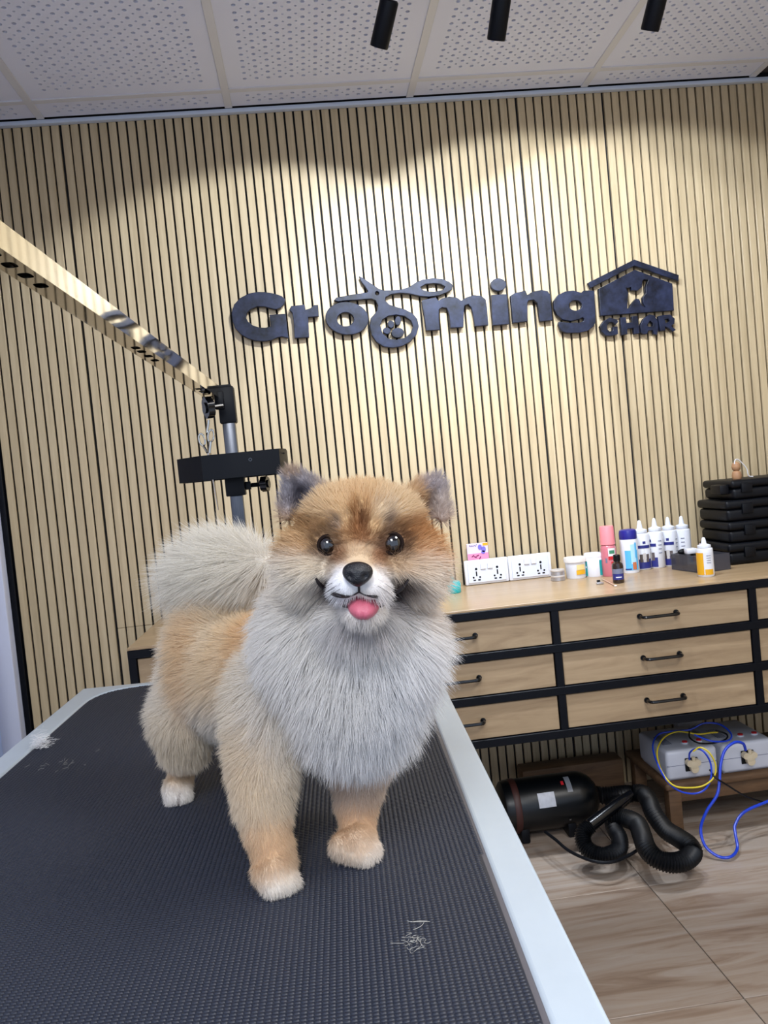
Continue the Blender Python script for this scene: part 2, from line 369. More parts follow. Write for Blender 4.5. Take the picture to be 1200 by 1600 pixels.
plate('letter', [(790, 160), (820, 140), (905, 120), (920, 155), (960, 130), (1030, 115), (1080, 125), (1100, 155), (1105, 220), (1118, 350), (1020, 360), (1010, 290), (1000, 220), (970, 190), (930, 195), (920, 215), (920, 360), (808, 372), (800, 270)], label='letter n', **Cc)
plate('letter', [(430, 325), (410, 320), (340, 322), (320, 340), (250, 322), (180, 330), (120, 360), (85, 410), (85, 470), (110, 530), (160, 568), (230, 580), (300, 565), (330, 548), (345, 560), (340, 582), (300, 595), (215, 597), (130, 588), (125, 610), (145, 665), (200, 682), (300, 680), (370, 665), (420, 630), (440, 590), (437, 500), (432, 400)], [ell(270, 448, 56, 45)], label='letter g', **Dc)
sh = thing('house_sign', ony(990, 470, YW-.024), 'dark raised house emblem with pet cutout above the word GHAR', 'sign')
Dc['parent'] = sh
plate('roof', [(378, 255), (770, 57), (1150, 190), (1146, 240), (770, 108), (398, 300)], **Dc)
plate('house_wall', [(468, 305), (775, 145), (1095, 262), (1108, 490), (485, 535)], [[(700, 300), (745, 292), (748, 318), (800, 320), (835, 290), (840, 240), (855, 225), (890, 232), (868, 290), (872, 340), (842, 380), (848, 430), (868, 465), (835, 450), (812, 395), (785, 390), (750, 430), (728, 470), (710, 475), (714, 400), (717, 340)]], **Dc)
plate('letter', [(625, 568), (560, 552), (510, 580), (480, 625), (490, 670), (530, 705), (590, 705), (632, 690), (628, 628), (585, 632), (590, 662), (560, 670), (538, 650), (540, 615), (562, 590), (590, 592), (610, 612), (632, 590)], label='small letter G', **Dc)
plate('letter', [(652, 552), (698, 548), (705, 598), (755, 592), (752, 542), (798, 536), (815, 685), (772, 692), (765, 640), (710, 647), (712, 692), (665, 700)], label='small letter H', **Dc)
plate('letter', [(830, 680), (822, 620), (850, 560), (900, 525), (945, 535), (970, 590), (975, 650), (962, 700), (940, 690), (930, 658), (890, 662), (880, 690), (845, 692)], [[(880, 615), (905, 575), (930, 600), (930, 625), (890, 630)]], label='small letter A', **Dc)
plate('letter', [(975, 540), (1020, 530), (1075, 525), (1115, 560), (1112, 600), (1085, 625), (1125, 655), (1100, 672), (1060, 640), (1030, 625), (1035, 662), (995, 665), (985, 610)], [[(1030, 570), (1060, 560), (1075, 582), (1040, 600)]], label='small letter R', **Dc)
# ============================================================ TRACK SPOTLIGHTS
LBL = ['black cylinder spotlight tilted sideways on ceiling above the letters', 'black cylinder spotlight hanging straight in the middle of the row of three', 'black cylinder spotlight of the row farthest from the tilted one']
AX = [((603, 30), (592, 74), 1.96), ((777, 16), (775, 63), 1.96), ((1018, 5), (1015, 48), 1.98)]
for k, ((p1, p2, d), (sp, aim)) in enumerate(zip(AX, SPOTS)):
    e = Vector(P(*p2, d)); a = Vector(P(*p1, d)); ax = (e-a).normalized()
    ax = (ax+Vector((0, .66, 0))).normalized()
    L = .100 if k == 0 else .108; top = e-ax*L
    t = thing('track_spotlight', (top.x, top.y, ZC), LBL[k], 'spotlight', 'track spotlights')
    B().lathe([(.0, 0), (.018, 0), (.0212, .003), (.0218, .006), (.0218, L-.004), (.0208, L), (.0185, L), (.0180, L-.02), (0, L-.02)], top, ax, 32).out('barrel', M_blk, t)
    B().lathe([(0, L-.019), (.0176, L-.019), (.0176, L-.016), (0, L-.016)], top, ax, 24).out('lens', mat('lamp_lens', (255, 250, 240), .3, emis=3), t)
    j = top+ax*.03
    B().cyl((top.x+.0, top.y-.0, ZC-.05), j-ax*.03, .008, 12).cyl((top.x, top.y, ZC-.055), (top.x, top.y, ZC-.045), .012, 14).out('stem', M_blkp, t)
    B().box((top.x-.06, top.y-.016, ZC-.048), (top.x+.06, top.y+.016, ZC-.020), .003).out('driver_box', M_blkp, t)
    spot(e+ax*.003, aim, SPOW[k])
tr = B().box((-.6, 1.90, ZC-.021), (1.7, 1.935, ZC-.002), .002).out('trim_3', M_blkp); tag(tr, kind='structure')
# ============================================================ CABINET
YF = 2.2853; ZT = EYE-.3996; ZB = EYE-.7867
cb = thing('drawer_cabinet', (.65, 2.5, 0), 'long wall-side cabinet of oak drawers in a black steel frame', 'cabinet')
xs = [-.523, .062, .6495, 1.235, 1.8215]; bw = .011
zs = [EYE-.4115, EYE-.530, EYE-.652, EYE-.7755]; bh = .0118
for k, x in enumerate(xs):
    B().box((x-bw, YF, ZB if 0 < k < 4 else 0.0), (x+bw, YF+.03, ZT), .0015, 1).out('frame_bar', M_blk, cb)
    B().box((x-bw, YW-.035, ZB if 0 < k < 4 else 0.0), (x+bw, YW-.004, ZT-.024), .0015, 1).out('frame_bar', M_blk, cb)
    for z in (zs[0]-.012, zs[3]): B().box((x-bw+.001, YF+.028, z-.009), (x+bw-.001, YW-.033, z+.009), .001, 1).out('frame_bar', M_blk, cb)
for z in zs: B().box((xs[0]-bw, YF-.0008, z-bh), (xs[-1]+bw, YF+.028, z+bh), .0015, 1).out('frame_bar', M_blk, cb)
B().box((xs[0]+bw, YW-.02, zs[3]), (xs[-1]-bw, YW-.006, zs[0]), 0).box((xs[0]+bw, YF+.03, zs[3]-.008), (xs[-1]-bw, YW-.02, zs[3]-.002), 0).out('carcass', M_blkp, cb, smooth=0)
B().box((xs[0]-bw+.002, YF+.035, zs[3]), (xs[0]+bw-.002, YW-.035, zs[0])).out('side_panel', M_drawer, cb, smooth=0)
for i in range(4):
    for j in range(3):
        a, b_ = xs[i]+bw+.002, xs[i+1]-bw-.002; z1, z0 = zs[j]-bh-.002, zs[j+1]+bh+.002
        d = B().box((a, YF+.006, z0), (b_, YF+.024, z1), .0012, 1).box((a+.012, YF+.022, z0+.008), (b_-.012, YF+.40, z1-.02)).out('drawer', M_drawer, cb, smooth=0)
        cx = (a+b_)/2+.008; cz = (z0+z1)/2+.004; hw = .054
        h = B().tube([(cx-hw, YF+.006, cz), (cx-hw, YF-.010, cz), (cx-hw+.004, YF-.020, cz), (cx-hw+.014, YF-.024, cz), (cx, YF-.024, cz), (cx+hw-.014, YF-.024, cz), (cx+hw-.004, YF-.020, cz), (cx+hw, YF-.010, cz), (cx+hw, YF+.006, cz)], .0048, 8, 3)
        h.cyl((cx-hw, YF+.006, cz), (cx-hw, YF+.002, cz), .008, 12).cyl((cx+hw, YF+.006, cz), (cx+hw, YF+.002, cz), .008, 12)
        h.out('handle', M_blkg, d)
wt = B().box((xs[0]-bw, YF+.001, ZT+.0002), (xs[-1]+bw, YW-.001, ZT+.0068), .0008, 1).out('worktop', M_top, smooth=0)
tag(wt, 'light oak worktop board lying on the drawer cabinet', 'worktop')
ZW = ZT+.0070
# ============================================================ WORKTOP GOODS
def basept(x, y, z=None): p = onz(x, y, ZW if z is None else z); return Vector(p)
def face(p): # angle at which a label faces the camera
    return Vector((-p.x, -p.y, 0)).normalized()
def shell(t, name, m, p, r, z0, z1, half, off=0., sq=1., parent=None):
    ref = face(p); ref = Matrix.Rotation(off, 3, 'Z') @ ref
    s = B().lathe([(r, z0), (r+.0004, z0), (r+.0004, z1), (r, z1)], p, (0, 0, 1), 14, 1, 0, -half, half, ref)
    o = s.out(name, m, None, 40); o.parent = parent or t; o.matrix_parent_inverse = Matrix.Translation(-Vector(t.location)); return o
def bottle(px, py, wpx, name, label, cat, prof, caps, m, group=None, back=0.):
    """prof in units of the radius/height; caps: list of (name, material, profile)"""
    p = basept(px, py); r = wpx/2*(Vector(ray(px, py)).length*0+p.y)/F*1.02; p = p+Vector((-face(p).x*r, -face(p).y*r, 0)); p.z = ZW
    t = thing(name, p, label, cat, group)
    B().lathe(prof(r), p, n=28).out('body', m, t)
    for (nm, mm, pr) in caps: B().lathe(pr(r), p, n=24).out(nm, mm, t)
    return t, p, r
# nozzle bottles
def nozzle_bottle(px, py, wpx, h, label, yellow=False, turn=0., lab=True):
    H = h
    prof = lambda r: [(0, 0), (r*.92, 0), (r, .003), (r, H*.68), (r*.96, H*.715), (r*.74, H*.735), (r*.72, H*.76), (0, H*.76)]
    cap = lambda r: [(r*.78, H*.745), (r*.80, H*.75), (r*.80, H*.80), (r*.60, H*.815), (r*.34, H*.83), (r*.28, H*.90), (r*.20, H*.975), (r*.10, H), (0, H)]
    t, p, r = bottle(px, py, wpx, 'nozzle_bottle', label, 'bottle', prof, [('nozzle_cap', mat('frosted_cap', (226, 230, 240), .35), cap)], M_wp, 'white nozzle bottles' if not yellow else None)
    if yellow:
        shell(t, 'label', M_gold, p, r+.0003, H*.06, H*.62, .62, -.8)
        shell(t, 'label', mat('label_paper', (222, 224, 232), .5), p, r+.0003, H*.06, H*.62, .62, .42)
        shell(t, 'label_flowers', M_gold, p, r+.0008, H*.06, H*.20, .5, .42)
        for z in (.36, .42, .48, .54): shell(t, 'printed_line', M_txt, p, r+.0009, H*z, H*(z+.012), .26, .42)
    else:
        if lab:
            shell(t, 'label_band', M_navy, p, r+.0004, H*.44, H*.50, .75, turn)
            shell(t, 'label_emblem', M_navy, p, r+.0005, H*.53, H*.58, .17, turn)
            shell(t, 'label_base', M_navy, p, r+.0004, H*.03, H*.22, .85, turn)
            for k, a in enumerate((-.42, -.05, .33)): shell(t, 'pet_picture', mat('fur_print_%d' % k, ((80, 70, 66), (196, 190, 186), (92, 82, 82))[k], .5), p, r+.0008, H*.16, H*(.32+.02*(k % 2)), .17, turn+a)
        for z in (.30, .38, .46, .54): shell(t, 'printed_line', M_txt, p, r+.0005, H*z, H*(z+.014), .22, turn+1.25 if lab else turn)
    return t
nozzle_bottle(1005, 891, 27, .165, 'white nozzle bottle with pet picture beside the blue-capped can', turn=.35)
nozzle_bottle(1028, 888, 25, .167, 'white nozzle bottle standing second from the blue-capped can', turn=-.75)
nozzle_bottle(1049, 885, 25, .165, 'white nozzle bottle with navy panel third from the blue-capped can', turn=-.2)
nozzle_bottle(1070, 882, 25, .163, 'white nozzle bottle with plain printed lines behind the smoked box', lab=False)
nozzle_bottle(1104, 902, 26, .118, 'small nozzle bottle with golden yellow label in front of smoked box', True)
# blue cap can
t, p, r = bottle(986, 896, 28, 'spray_can', 'white and sky blue can with dark blue cap beside nozzle bottles', 'can',
    lambda r: [(0, 0), (r*.95, 0), (r, .004), (r, .108), (r*.97, .112), (0, .112)], [('cap', mat('dark_blue_cap', (34, 36, 130), .3), lambda r: [(r*.98, .111), (r*1.0, .113), (r*1.0, .132), (r*.93, .140), (r*.7, .143), (0, .1435)])], M_wp)
shell(t, 'label_swoosh', M_sky, p, r+.0003, .010, .075, .75, .25); shell(t, 'label_swoosh', mat('pale_blue_print', (170, 214, 240), .4), p, r+.0006, .03, .095, .3, .45)
shell(t, 'label_swoosh', M_sky, p, r+.0009, .05, .1, .12, .75); shell(t, 'label_picture', M_orange, p, r+.0009, .012, .036, .22, .5); shell(t, 'label_text', M_navy, p, r+.0009, .012, .016, .35, -.2)
# pink bottle
t, p, r = bottle(954, 901, 24, 'pink_bottle', 'tall pink bottle with pale pink cap behind the dark vial', 'bottle',
    lambda r: [(0, 0), (r*.95, 0), (r, .003), (r, .092), (r*.9, .100), (r*.7, .104), (0, .104)], [('cap', M_pink, lambda r: [(r*.8, .102), (r*.98, .103), (r*.92, .160), (r*.88, .163), (0, .163)])], M_pinkl)
shell(t, 'label', mat('label_white', (224, 222, 222), .5), p, r+.0003, .055, .092, .5, .45); shell(t, 'label_stripe', M_red, p, r+.0007, .055, .066, .5, .45); shell(t, 'label_text', mat('green_print', (60, 130, 100), .5), p, r+.0007, .074, .085, .36, .45)
shell(t, 'label', M_red, p, r+.0003, .02, .048, .3, .55); shell(t, 'label_mark', M_txt, p, r+.0003, .045, .06, .12, -.35)
# tubs
t, p, r = bottle(901, 905, 34, 'cream_tub', 'white round tub with yellow label next to the tins', 'tub',
    lambda r: [(0, 0), (r*.86, 0), (r*.9, .003), (r*.96, .058), (0, .058)], [('lid', mat('tub_lid', (222, 216, 210), .35), lambda r: [(r*.96, .054), (r*1.06, .054), (r*1.07, .066), (r*1.03, .069), (0, .069)])], M_wp)
shell(t, 'label', M_gold, p, r*.93+.0012, .014, .028, .5, .55); shell(t, 'label', mat('cream_print', (232, 206, 140), .5), p, r*.95+.0006, .029, .046, .45, .55)
t, p, r = bottle(930, 902, 30, 'wipes_jar', 'white jar with teal label panels beside the pink bottle', 'jar',
    lambda r: [(0, 0), (r*.95, 0), (r, .004), (r, .062), (r*.96, .066), (0, .066)], [('lid', M_wp, lambda r: [(r*.97, .064), (r*1.0, .065), (r*1.0, .074), (r*.95, .077), (0, .077)])], M_wp)
shell(t, 'label', M_teal, p, r+.0003, .005, .052, .38, -1.15); shell(t, 'label', M_teal, p, r+.0003, .005, .055, .38, .95); shell(t, 'printed_line', M_wp, p, r+.0007, .03, .036, .25, -1.1)
# tins (two stacked)
p = basept(875, 908); p.y += .02
for k in range(2):
    t = thing('round_tin', (p.x, p.y, ZW+.0185*k), ('small round silver tin under its twin beside the socket board', 'small round silver tin stacked on its twin beside the socket board')[k], 'tin', 'stacked round tins')
    B().lathe([(0, 0), (.0215, 0), (.0225, .001), (.0225, .011), (.0215, .012), (0, .012)], (p.x, p.y, ZW+.0185*k), n=28).out('body', M_alu, t)
    B().lathe([(0, .0121), (.0228, .0121), (.0232, .013), (.0232, .0175), (.0222, .0183), (0, .0183)], (p.x, p.y, ZW+.0185*k), n=28).out('lid', mat('tin_lid', (214, 210, 208), .3, .3), t)
# dark vial
t, p, r = bottle(967, 912, 18, 'dropper_vial', 'small dark brown vial with black cap in front of pink bottle', 'bottle',
    lambda r: [(0, 0), (r*.93, 0), (r, .003), (r, .052), (r*.9, .060), (r*.52, .066), (r*.5, .07), (0, .07)], [('cap', M_blkp, lambda r: [(r*.6, .068), (r*.62, .069), (r*.60, .085), (r*.5, .087), (0, .087)])], M_brown)
shell(t, 'label', M_txt, p, r+.0003, .03, .045, 1.1, 0); shell(t, 'label', M_navy, p, r+.0003, .012, .0295, 1.1, 0); shell(t, 'printed_line', M_wp, p, r+.0006, .018, .021, .5, .1)
# teal flask beside the dog's cheek
p = basept(712, 928); p.y += .03
t = thing('teal_flask', p, 'small teal plastic flask with a tall slanted spout beside socket board', 'bottle')
B().lathe([(0, 0), (.022, 0), (.024, .003), (.024, .028), (.021, .036), (.009, .040), (0, .040)], p, n=24).out('body', M_tealp, t)
B().tube([p+Vector((-.002, 0, .038)), p+Vector((-.004, 0, .055)), p+Vector((-.012, 0, .085))], .006, 10, 4, rf=lambda i, m: .0075-.0035*i/m).out('spout', M_tealp, t)
# socket board leaning on the wall
pl, pr = basept(728, 923), basept(862, 909)
yb = YW-.028; xl = ony(726, 900, yb)[0]; xr = ony(861, 890, yb)[0]; Hs = .084
t = thing('socket_board', ((xl+xr)/2, yb, ZW), 'white twin socket board with four switches standing against the slatted wall', 'socket')
th = math.radians(0)
mid = (xl+xr)/2+.001
for a, b_ in ((xl, mid-.0006), (mid+.0006, xr)):
    pn = B().box((a, yb-.010, ZW+.001), (b_, yb+.004, ZW+Hs), .004, 2).out('socket_panel', M_wp, t)
    B().box((a+.010, yb-.0125, ZW+.008), (b_-.010, yb-.0095, ZW+Hs-.008), .001, 1).out('face_plate', mat('socket_face', (216, 220, 232), .35), t)
    c = (a+b_)/2
    for s_ in (-1, 1):
        B().box((c+s_*.012-.009, yb-.0165, ZW+.052), (c+s_*.012+.009, yb-.0118, ZW+.072), .0015, 1).out('switch', M_wp, pn)
        x = c+s_*.036; so = B()
        so.cyl((x, yb-.0130, ZW+.054), (x, yb-.0120, ZW+.054), .0042, 12)
        so.box((x-.0022, yb-.0130, ZW+.030), (x+.0022, yb-.0120, ZW+.046))
        for dx, dz in ((-.011, .026), (.011, .026)): so.cyl((x+dx, yb-.0130, ZW+dz), (x+dx, yb-.0120, ZW+dz), .0033, 10)
        for dx in (-.008, .008): so.box((x+dx-.0042, yb-.0130, ZW+.0145), (x+dx+.0042, yb-.0120, ZW+.019))
        so.out('socket_holes', M_blkp, pn)
B().box((xl+.003, yb+.0042, ZW+.001), (xr-.003, yb+.022, ZW+Hs-.004), .002, 1).out('back_box', M_blkp, t)
# pink card behind the board
cxl, cxr = ony(730, 865, yb+.014)[0], ony(763, 865, yb+.014)[0]; z1 = ZW+Hs-.0035
t = thing('pink_card', ((cxl+cxr)/2, yb+.014, z1), 'small pink and white packet with a butterfly standing on the socket board', 'card')
cb_ = B().box((cxl, yb+.010, z1), (cxr, yb+.018, z1+.058), .0008, 1).out('packet', mat('packet_white', (222, 206, 232), .45), t)
B().box((cxl+.0005, yb+.0094, z1+.0005), (cxr-.0005, yb+.0099, z1+.024)).out('pink_panel', mat('packet_pink', (236, 140, 176), .45), t)
B().box((cxr-.018, yb+.0092, z1+.048), (cxr-.0005, yb+.0099, z1+.0575)).out('yellow_corner', M_gold, t)
bf = B()
for dx, dz, rx, rz in ((-.016, .036, .008, .010), (-.028, .044, .007, .009), (-.018, .026, .007, .006)):
    bf.prism([(math.cos(a)*rx+cxr+dx, math.sin(a)*rz+z1+dz) for a in [2*PI*k/12 for k in range(12)]], 0, .0005, lambda x, y, h: (x, yb+.0091-h*1.0, y))
bf.out('butterfly', mat('butterfly_print', (120, 110, 205), .4), t)
lf = B()
for dx, dz, a in ((.018, .016, .6), (.026, .012, -.5), (.034, .016, .3), (.042, .008, 1.0)):
    lf.prism([(cxl+dx+math.cos(q)*.006*math.cos(a)-math.sin(q)*.002*math.sin(a), z1+dz+math.cos(q)*.006*math.sin(a)+math.sin(q)*.002*math.cos(a)) for q in [2*PI*k/10 for k in range(10)]], 0, .0004, lambda x, y, h: (x, yb+.0088-h, y))
lf.out('leaf_print', mat('leaf_print', (120, 30, 90), .5), t)
B().tube([(cxl+.008, yb+.0096, z1+.049), (cxl+.011, yb+.0096, z1+.053), (cxl+.014, yb+.0096, z1+.048), (cxl+.018, yb+.0096, z1+.052), (cxl+.021, yb+.0096, z1+.048), (cxl+.026, yb+.0096, z1+.052), (cxl+.03, yb+.0096, z1+.048), (cxl+.034, yb+.0096, z1+.056)], .0007, 6, 3).out('script_print', M_navy, t)
# clip and swab
p = basept(938, 913)
t = thing('metal_clip', p, 'little silver clip with black lever lying before the jars', 'clip')
B().box(p+Vector((-.012, -.006, .0005)), p+Vector((.010, .006, .007)), .002).out('jaw', M_alu, t); B().box(p+Vector((-.010, -.003, .008)), p+Vector((.000, .003, .014)), .001).out('lever', M_blkp, t)
a, b_ = basept(941, 906), basept(962, 917)
t = thing('cotton_swab', (a+b_)/2, 'thin cream cotton swab lying beside the dark vial', 'swab')
B().cyl(a+Vector((0, 0, .003)), b_+Vector((0, 0, .003)), .0014, 8).out('stick', mat('swab_stick', (206, 172, 150), .6), t); B().ball(b_+Vector((0, 0, .003)), .003, (1.5, 1, 1), 10).out('cotton_tip', mat('cotton', (220, 210, 204), .9), t)
# smoked acrylic box with tools, turned a little
def turn(o, pt, ang): o.data.transform(Matrix.Translation(Vector(pt)) @ Matrix.Rotation(ang, 4, 'Z') @ Matrix.Translation(-Vector(pt))); return o
cn = Vector(onz(1096, 896, ZW)); bw_, bd_, hb, an = .108, .150, .052, math.radians(11)
t = thing('smoked_box', cn, 'open smoked clear acrylic box of tools before the black cases', 'box')
x0b, y0b = cn.x, cn.y; x1b, y1b = x0b+bw_, y0b+bd_
turn(B().box((x0b, y0b, ZW+.0005), (x1b, y1b, ZW+.003)).out('base', M_smoke, t, smooth=0), cn, an)
for lo, hi in (((x0b, y0b, ZW+.003), (x1b, y0b+.003, ZW+hb)), ((x0b, y1b-.003, ZW+.003), (x1b, y1b, ZW+hb)), ((x0b, y0b+.003, ZW+.003), (x0b+.003, y1b-.003, ZW+hb)), ((x1b-.003, y0b+.003, ZW+.003), (x1b, y1b-.003, ZW+hb))):
    turn(B().box(lo, hi).out('side', M_smoke, t, smooth=0), cn, an)
p = Vector(ony(1070, 880, cn.y+.11)); p.z = ZW+.0035
t = thing('black_brush', p, 'black oval-headed brush standing in the smoked box', 'brush')
B().box(p+Vector((-.007, -.006, 0)), p+Vector((.007, .006, .046)), .003).out('handle', M_blkp, t); B().ball(p+Vector((.0, 0, .056)), .0125, (1.7, .8, .75), 18).out('head', M_blkp, t)
p = cn+Vector((.030, .085, .0035))
t = thing('clipper', p, 'black clipper with glossy white end standing in the smoked box', 'clipper')
B().box(p+Vector((-.018, -.013, 0)), p+Vector((.018, .013, .050)), .005).out('body', M_blkp, t); B().box(p+Vector((-.038, -.017, .0505)), p+Vector((-.004, .010, .068)), .004).out('white_end', M_wp, t)
p = cn+Vector((.066, .105, .0035))
t = thing('trimmer', p, 'small trimmer with pale pink metal head in the smoked box', 'trimmer')
B().box(p+Vector((-.014, -.012, 0)), p+Vector((.014, .012, .052)), .004).out('body', M_blkp, t); B().box(p+Vector((-.020, -.010, .0525)), p+Vector((.018, .010, .070)), .003).box(p+Vector((-.014, -.007, .070)), p+Vector((-.004, .007, .077)), .002).out('blade_head', mat('pinkish_steel', (214, 190, 204), .3, .4), t)
# black cases
zc_ = ZW; hs = [.071, .069, .069, .064]
CL = ['black tool case with square latches at the bottom of the stack', 'black tool case second up from the worktop in the stack', 'black tool case third up from the worktop in the stack', 'black tool case topmost of the stack under the wooden figurine']
offs = [(.004, .0), (.010, .0), (.008, .002), (.034, .004)]
xc0 = ony(1137, 850, 2.55)[0]
for k in range(4):
    x = xc0+offs[k][0]; y = 2.555+offs[k][1]; h = hs[k]; W = .37; D_ = .205
    t = thing('tool_case', (x+W/2, y+D_/2, zc_), CL[k], 'case', 'stack of black tool cases')
    B().box((x+.004, y+.004, zc_), (x+W-.004, y+D_-.004, zc_+h*.58), .012, 3).out('body', M_blkp, t)
    B().box((x, y, zc_+h*.585), (x+W, y+D_, zc_+h-.001), .010, 3).out('lid', M_blkp, t)
    for q in (.052 if k < 3 else .03, W-.09):
        B().box((x+q, y-.006, zc_+h*.34), (x+q+.036, y+.004, zc_+h*.80), .002, 2).out('latch', M_blkp, t)
    if k == 3: B().box((x-.03, y+.02, zc_+h*.30), (x+.002, y+.09, zc_+h*.80), .006, 2).out('side_handle', M_blkp, t)
    zc_ += h
# wooden figurine
p = Vector(ony(1152, 753, 2.60)); p.z = zc_
t = thing('wooden_figurine', p, 'little brown wooden doll with white cord on the top tool case', 'figurine')
B().lathe([(0, 0), (.013, 0), (.0145, .004), (.0155, .014), (.013, .024), (.008, .028)], p, n=20).out('body', M_wood2, t)
B().lathe([(0, .026), (.007, .027), (.0125, .032), (.0145, .041), (.012, .051), (.006, .056), (0, .057)], p, n=20).out('head', M_wood2, t)
B().tube([p+Vector((-.009, -.008, .050)), p+Vector((-.004, -.004, .062)), p+Vector((.008, 0, .064)), p+Vector((.022, .0, .050)), p+Vector((.036, 0, .030)), p+Vector((.04, 0, .008)), p+Vector((.055, 0, .003))], .0018, 8, 5).out('cord', mat('white_cord', (206, 204, 206), .6), t)
# ============================================================ UNDER THE CABINET
# stool
ZS = .20
sx0 = ony(1040, 1227, 2.37)[0]; sy0, sy1, sx1 = 2.37, 2.70, sx0+.52
st = thing('low_stool', ((sx0+sx1)/2, 2.53, 0), 'low worn brown wooden stool under the cabinet carrying two white boxes', 'stool')
zst = ony(1045, 1226, 2.37)[2]
B().box((sx0, sy0, zst-.022), (sx1, sy1, zst), .008, 3).out('seat', M_stool, st)
for x in (sx0+.012, sx1-.052):
    for y in (sy0+.012, sy1-.052): B().box((x, y, 0), (x+.040, y+.040, zst-.0221), .004, 2).out('leg', M_stool, st)
for y in (sy0+.020, sy1-.038): B().box((sx0+.053, y, zst-.066), (sx1-.053, y+.018, zst-.0225), .002).out('apron', M_stool, st)
# floor plank behind the dryer
o = B().box((.60, 2.66, 0), (sx0-.02, 2.74, .14), .006).out('wooden_beam', M_stool, smooth=30); tag(o, 'dark brown wooden beam lying against the wall behind the black dryer', 'beam')
def stabiliser(x0, x1, y0, y1, z0, h, label):
    t = thing('voltage_stabiliser', ((x0+x1)/2, (y0+y1)/2, z0), label, 'appliance', 'white boxes on the stool')
    B().box((x0, y0, z0+.002), (x1, y1, z0+h), .012, 4).out('housing', M_wp2, t)
    B().box((x0+.006, y0+.012, z0), (x1-.006, y1-.012, z0+.006)).out('base', M_wp2, t, smooth=0)
    B().box((x0+.002, y0-.0004, z0+h*.5), (x1-.002, y0+.004, z0+h*.5+.0015)).out('seam_line', M_txt, t, smooth=0)
    c = x0+(x1-x0)*.48
    B().box((c-.020, y0-.003, z0+h*.28), (c+.020, y0+.004, z0+h*.72), .002).out('socket', M_blkp, t)
    for k in (0, 1):
        br = B().cyl((x1-.03-.045*k, y0+.055, z0+h-.001), (x1-.03-.045*k, y0+.055, z0+h+.004), .011, 16).out('button_ring', M_wp2, t)
        B().cyl((x1-.03-.045*k, y0+.055, z0+h+.004), (x1-.03-.045*k, y0+.055, z0+h+.007), .008, 14).out('button', M_red, br)
    for k in range(5): B().box((x0+.02+.006*k, y0+.06, z0+h-.001), (x0+.023+.006*k, y0+.14, z0+h+.0006)).out('vent_slot', M_txt, t, smooth=0)
    pt = thing('power_plug', (c, y0-.003, z0+h*.5), ('cream three-pin plug in the box ' + ('with the looped yellow wire' if 'looped' in label else 'at the thick blue wire')), 'plug', 'cream plugs')
    B().cyl((c-.012, y0-.0035, z0+h*.60), (c-.012, y0-.020, z0+h*.60), .010, 14).cyl((c+.012, y0-.0035, z0+h*.60), (c+.012, y0-.020, z0+h*.60), .010, 14).cyl((c+.002, y0-.0035, z0+h*.40), (c+.002, y0-.020, z0+h*.40), .012, 14).box((c-.012, y0-.021, z0+h*.38), (c+.014, y0-.004, z0+h*.66), .006, 2).out('plug_body', M_cream, pt)
    B().cyl((c+.002, y0-.012, z0+h*.62), (c+.002, y0-.012, z0+h*.78), .005, 10).out('cable_neck', M_cream, pt)
    return c
f1 = ony(1042, 1200, 2.385)[0]; f2 = ony(1122, 1190, 2.385)[0]; f3 = ony(1129, 1190, 2.385)[0]
c1 = stabiliser(f1, f2, 2.385, 2.60, zst+.0005, .092, 'white stabiliser box ringed by looped blue and yellow wires on the stool')
c2 = stabiliser(f3, f3+.165, 2.385, 2.60, zst+.0005, .092, 'white stabiliser box with the thick blue wire on the stool')
p = ony(1076, 1134, 2.77)
o = B().box((p[0]-.045, 2.755, p[2]-.02), (p[0]+.045, YW-.0005, p[2]+.02), .004).out('junction_box', M_wp2); tag(o, 'small white junction box on the wall behind the stabiliser boxes', 'junction box')
def wire(name, pts, r, m, label, cat='wire', parent=None):
    q = [P(x, y, d) for x, y, d in pts]
    for v in q: v[2] = max(v[2], r+.0005)
    o = B().tube(q, r, 8, 8).out(name, m, parent)
    if parent is None: tag(o, label, cat)
    return o
wire('blue_wire', [(1165, 1172, 2.43), (1161, 1162, 2.42), (1148, 1160, 2.41), (1133, 1172, 2.40), (1126, 1195, 2.39), (1124, 1222, 2.37), (1120, 1243, 2.36), (1104, 1268, 2.36), (1095, 1295, 2.36), (1102, 1322, 2.33), (1122, 1338, 2.31), (1141, 1339, 2.30), (1152, 1326, 2.33), (1149, 1303, 2.36), (1149, 1288, 2.38), (1164, 1268, 2.40), (1205, 1250, 2.42)], .0042, M_blue, 'thick blue wire dropping from a stabiliser box to the floor in a loop')
wire('blue_wire', [(1077, 1187, 2.43), (1078, 1176, 2.42), (1088, 1170, 2.40), (1100, 1175, 2.38), (1110, 1192, 2.38), (1111, 1215, 2.37), (1102, 1233, 2.37), (1085, 1240, 2.37), (1062, 1236, 2.37), (1042, 1220, 2.38), (1026, 1190, 2.42), (1020, 1165, 2.48), (1028, 1148, 2.55), (1048, 1143, 2.56), (1078, 1140, 2.56), (1100, 1130, 2.56), (1125, 1132, 2.54), (1142, 1146, 2.50), (1138, 1157, 2.46), (1112, 1158, 2.44), (1085, 1148, 2.47)], .0026, M_blue, 'thin blue wire looped around the stabiliser box beside the yellow wire')
wire('yellow_wire', [(1083, 1174, 2.40), (1094, 1168, 2.39), (1108, 1176, 2.375), (1118, 1195, 2.37), (1115, 1215, 2.365), (1098, 1228, 2.36), (1075, 1231, 2.36), (1054, 1228, 2.365), (1040, 1215, 2.385), (1030, 1195, 2.43), (1027, 1172, 2.47), (1038, 1152, 2.53), (1060, 1143, 2.55), (1090, 1147, 2.53), (1110, 1145, 2.53), (1122, 1144, 2.53)], .0024, M_yel, 'yellow wire looped around the stabiliser box on the stool')
